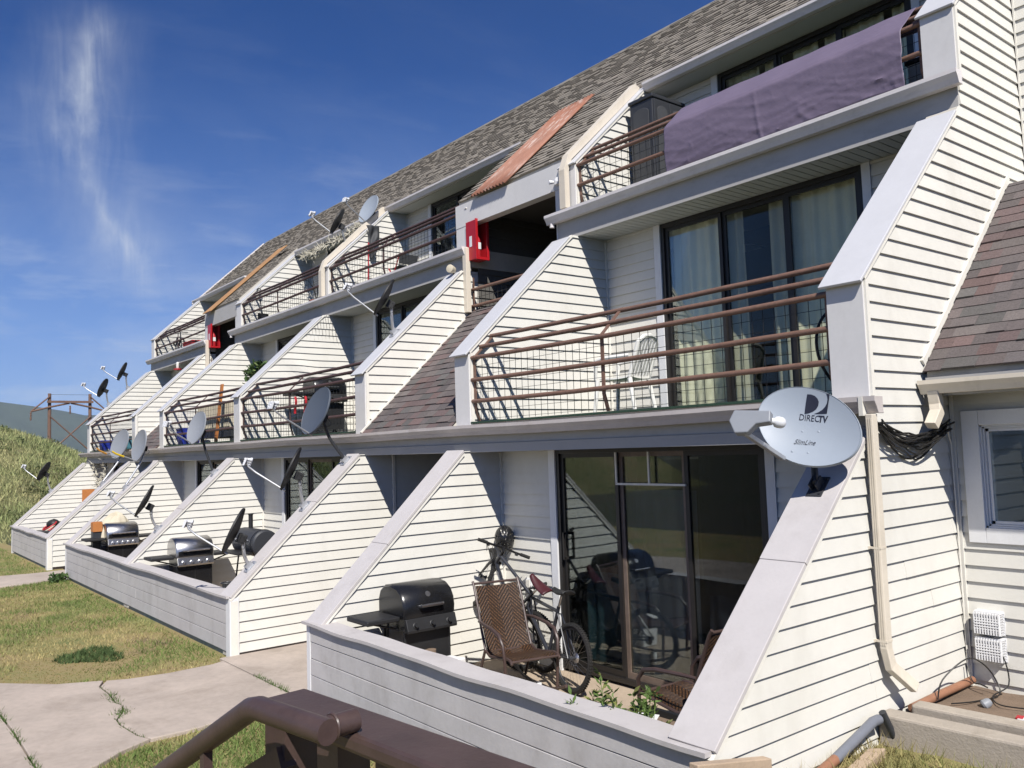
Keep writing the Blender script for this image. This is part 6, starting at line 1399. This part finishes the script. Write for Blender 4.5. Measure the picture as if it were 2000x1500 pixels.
mb = MB(); mb.lathe((.31, 2.55, .49), (.6, .6, .5), [(.025, 0), (.034, .012), (.030, .05), (.02, .065)], 12); tag(mb.build('plastic_cup', 'dish_mid', smooth=True), 'crushed clear plastic cup on the soil patio', 'cup')
# floodlight at the top of the second left wall
t = thing('floodlight', 'small cream floodlight at the top of the sloped cap by the downspout', 'lamp', (X[2]-.08, 3.45, 5.0)); mb = MB(); mb.tube([(X[2]-.08, 3.45, 5.0), (X[2]-.08, 3.42, 5.05)], .014, 8); mb.build('bracket', 'cabinet', t)
mb = MB(); mb.lathe((X[2]-.08, 3.44, 5.07), (.3, -.8, .1), [(.035, -.02), (.05, 0), (.06, .06), (.062, .10), (.05, .105)], 16); mb.build('lamp_head', 'cream_cloth', t, smooth=True)
t = thing('stair_lamp', 'small white twin lamp at the corner of the stairwell beam', 'lamp', (X[1]-.30, P3Y-.01, 5.80)); mb = MB(); mb.box(X[1]-.36, X[1]-.28, P3Y-.05, P3Y-.004, 5.82, 5.90); mb.build('lamp_base', 'white', t, bevel=.006)
for s in (-1, 1): mb = MB(); mb.lathe((X[1]-.32+.05*s, P3Y-.05, 5.86), (.5*s, -.8, 0), [(.02, 0), (.03, .05), (.03, .06)], 12); mb.build('lamp_head', 'white', t)

# brown steel stair guard in the foreground
SG = thing('stair_guard', 'brown painted steel stair guard with a round handrail close to the camera', 'railing', (.83, -2.75, 0))
ax = Vector((.9945, .105, 0)).normalized(); ay = Vector((-.105, .9945, 0)); o0 = Vector((.835, -2.82, 1.75)); LN = 4.2
def gp(a, b, z): return o0+ax*a+ay*b+Vector((0, 0, z-1.75))
mb = MB(); mb.obox(gp(LN/2, .068, 1.728), ax*LN/2, ay*.07, (0, 0, .022)); mb.build('top_rail', 'steel_brown', SG, bevel=.012)
mb = MB(); mb.obox(gp(LN/2+.22, .062, 1.20), ax*(LN/2-.22), ay*.006, (0, 0, .505)); mb.build('panel', 'steel_brown', SG)
mb = MB(); mb.obox(gp(.06, .062, 1.0), ax*.05, ay*.05, (0, 0, .705)); mb.obox(gp(.30, .062, 1.0), ax*.045, ay*.045, (0, 0, .705)); mb.build('post', 'steel_brown', SG)
ds_ = (-ax+Vector((0, 0, -.525))).normalized()
b0 = Vector((.998, -2.895, 1.78)); e0 = Vector((1.285, -2.842, 1.775))
mb = MB(); mb.tube([e0, b0.lerp(e0, .5), b0.lerp(e0, .07), b0+ds_*.02, b0+ds_*.5, b0+ds_*3], .0285, 16); mb.build('handrail', 'steel_brown', SG, smooth=True)
r0 = e0-ax*.027; mb = MB(); mb.tube([r0-ay*.004, r0+ay*.05, r0+ay*.088], .0255, 16); mb.build('handrail_return', 'steel_brown', SG, smooth=True)
mb = MB(); mb.torus(r0+ay*.028, ax, (0, 0, 1), .027, .004, 20, 6); mb.build('weld_bead', 'steel_brown', SG, smooth=True)
for off, hh in ((-.10, .045), (-.40, .05), (-.62, .03)):
    mb = MB(); c_ = gp(.06, .02, 1.70+off)+ds_*1.4; mb.obox(c_, ds_*1.45, ay*.022, ds_.cross(ay).normalized()*hh*.6); mb.build('stair_rail', 'steel_brown', SG)
for k in range(3):
    mb = MB(); c_ = b0+ds_*(.3+.9*k)-Vector((0, 0, .07)); mb.obox(c_, ax*.012, ay*.012, (0, 0, .05)); mb.build('bracket', 'steel_brown', SG)

# the air between here and the mountains: one closed box, everything but the sky inside it
mb = MB(); mb.box(-4600, 400, -3700, 4700, -60, 372)
hz_m = bpy.data.materials.new('haze_air'); hz_m.use_nodes = True; hn_ = hz_m.node_tree; hn_.nodes.clear()
pv = hn_.nodes.new('ShaderNodeVolumePrincipled'); pv.inputs['Color'].default_value = (.66, .82, 1, 1); pv.inputs['Density'].default_value = 0.85e-4; pv.inputs['Anisotropy'].default_value = .0
ho = hn_.nodes.new('ShaderNodeOutputMaterial'); hn_.links.new(pv.outputs[0], ho.inputs['Volume'])
MT['haze'] = hz_m; o = mb.build('haze', 'haze'); o['kind'] = 'stuff'; o['label'] = 'thin blue air between the building and the far mountains'; o['category'] = 'haze'
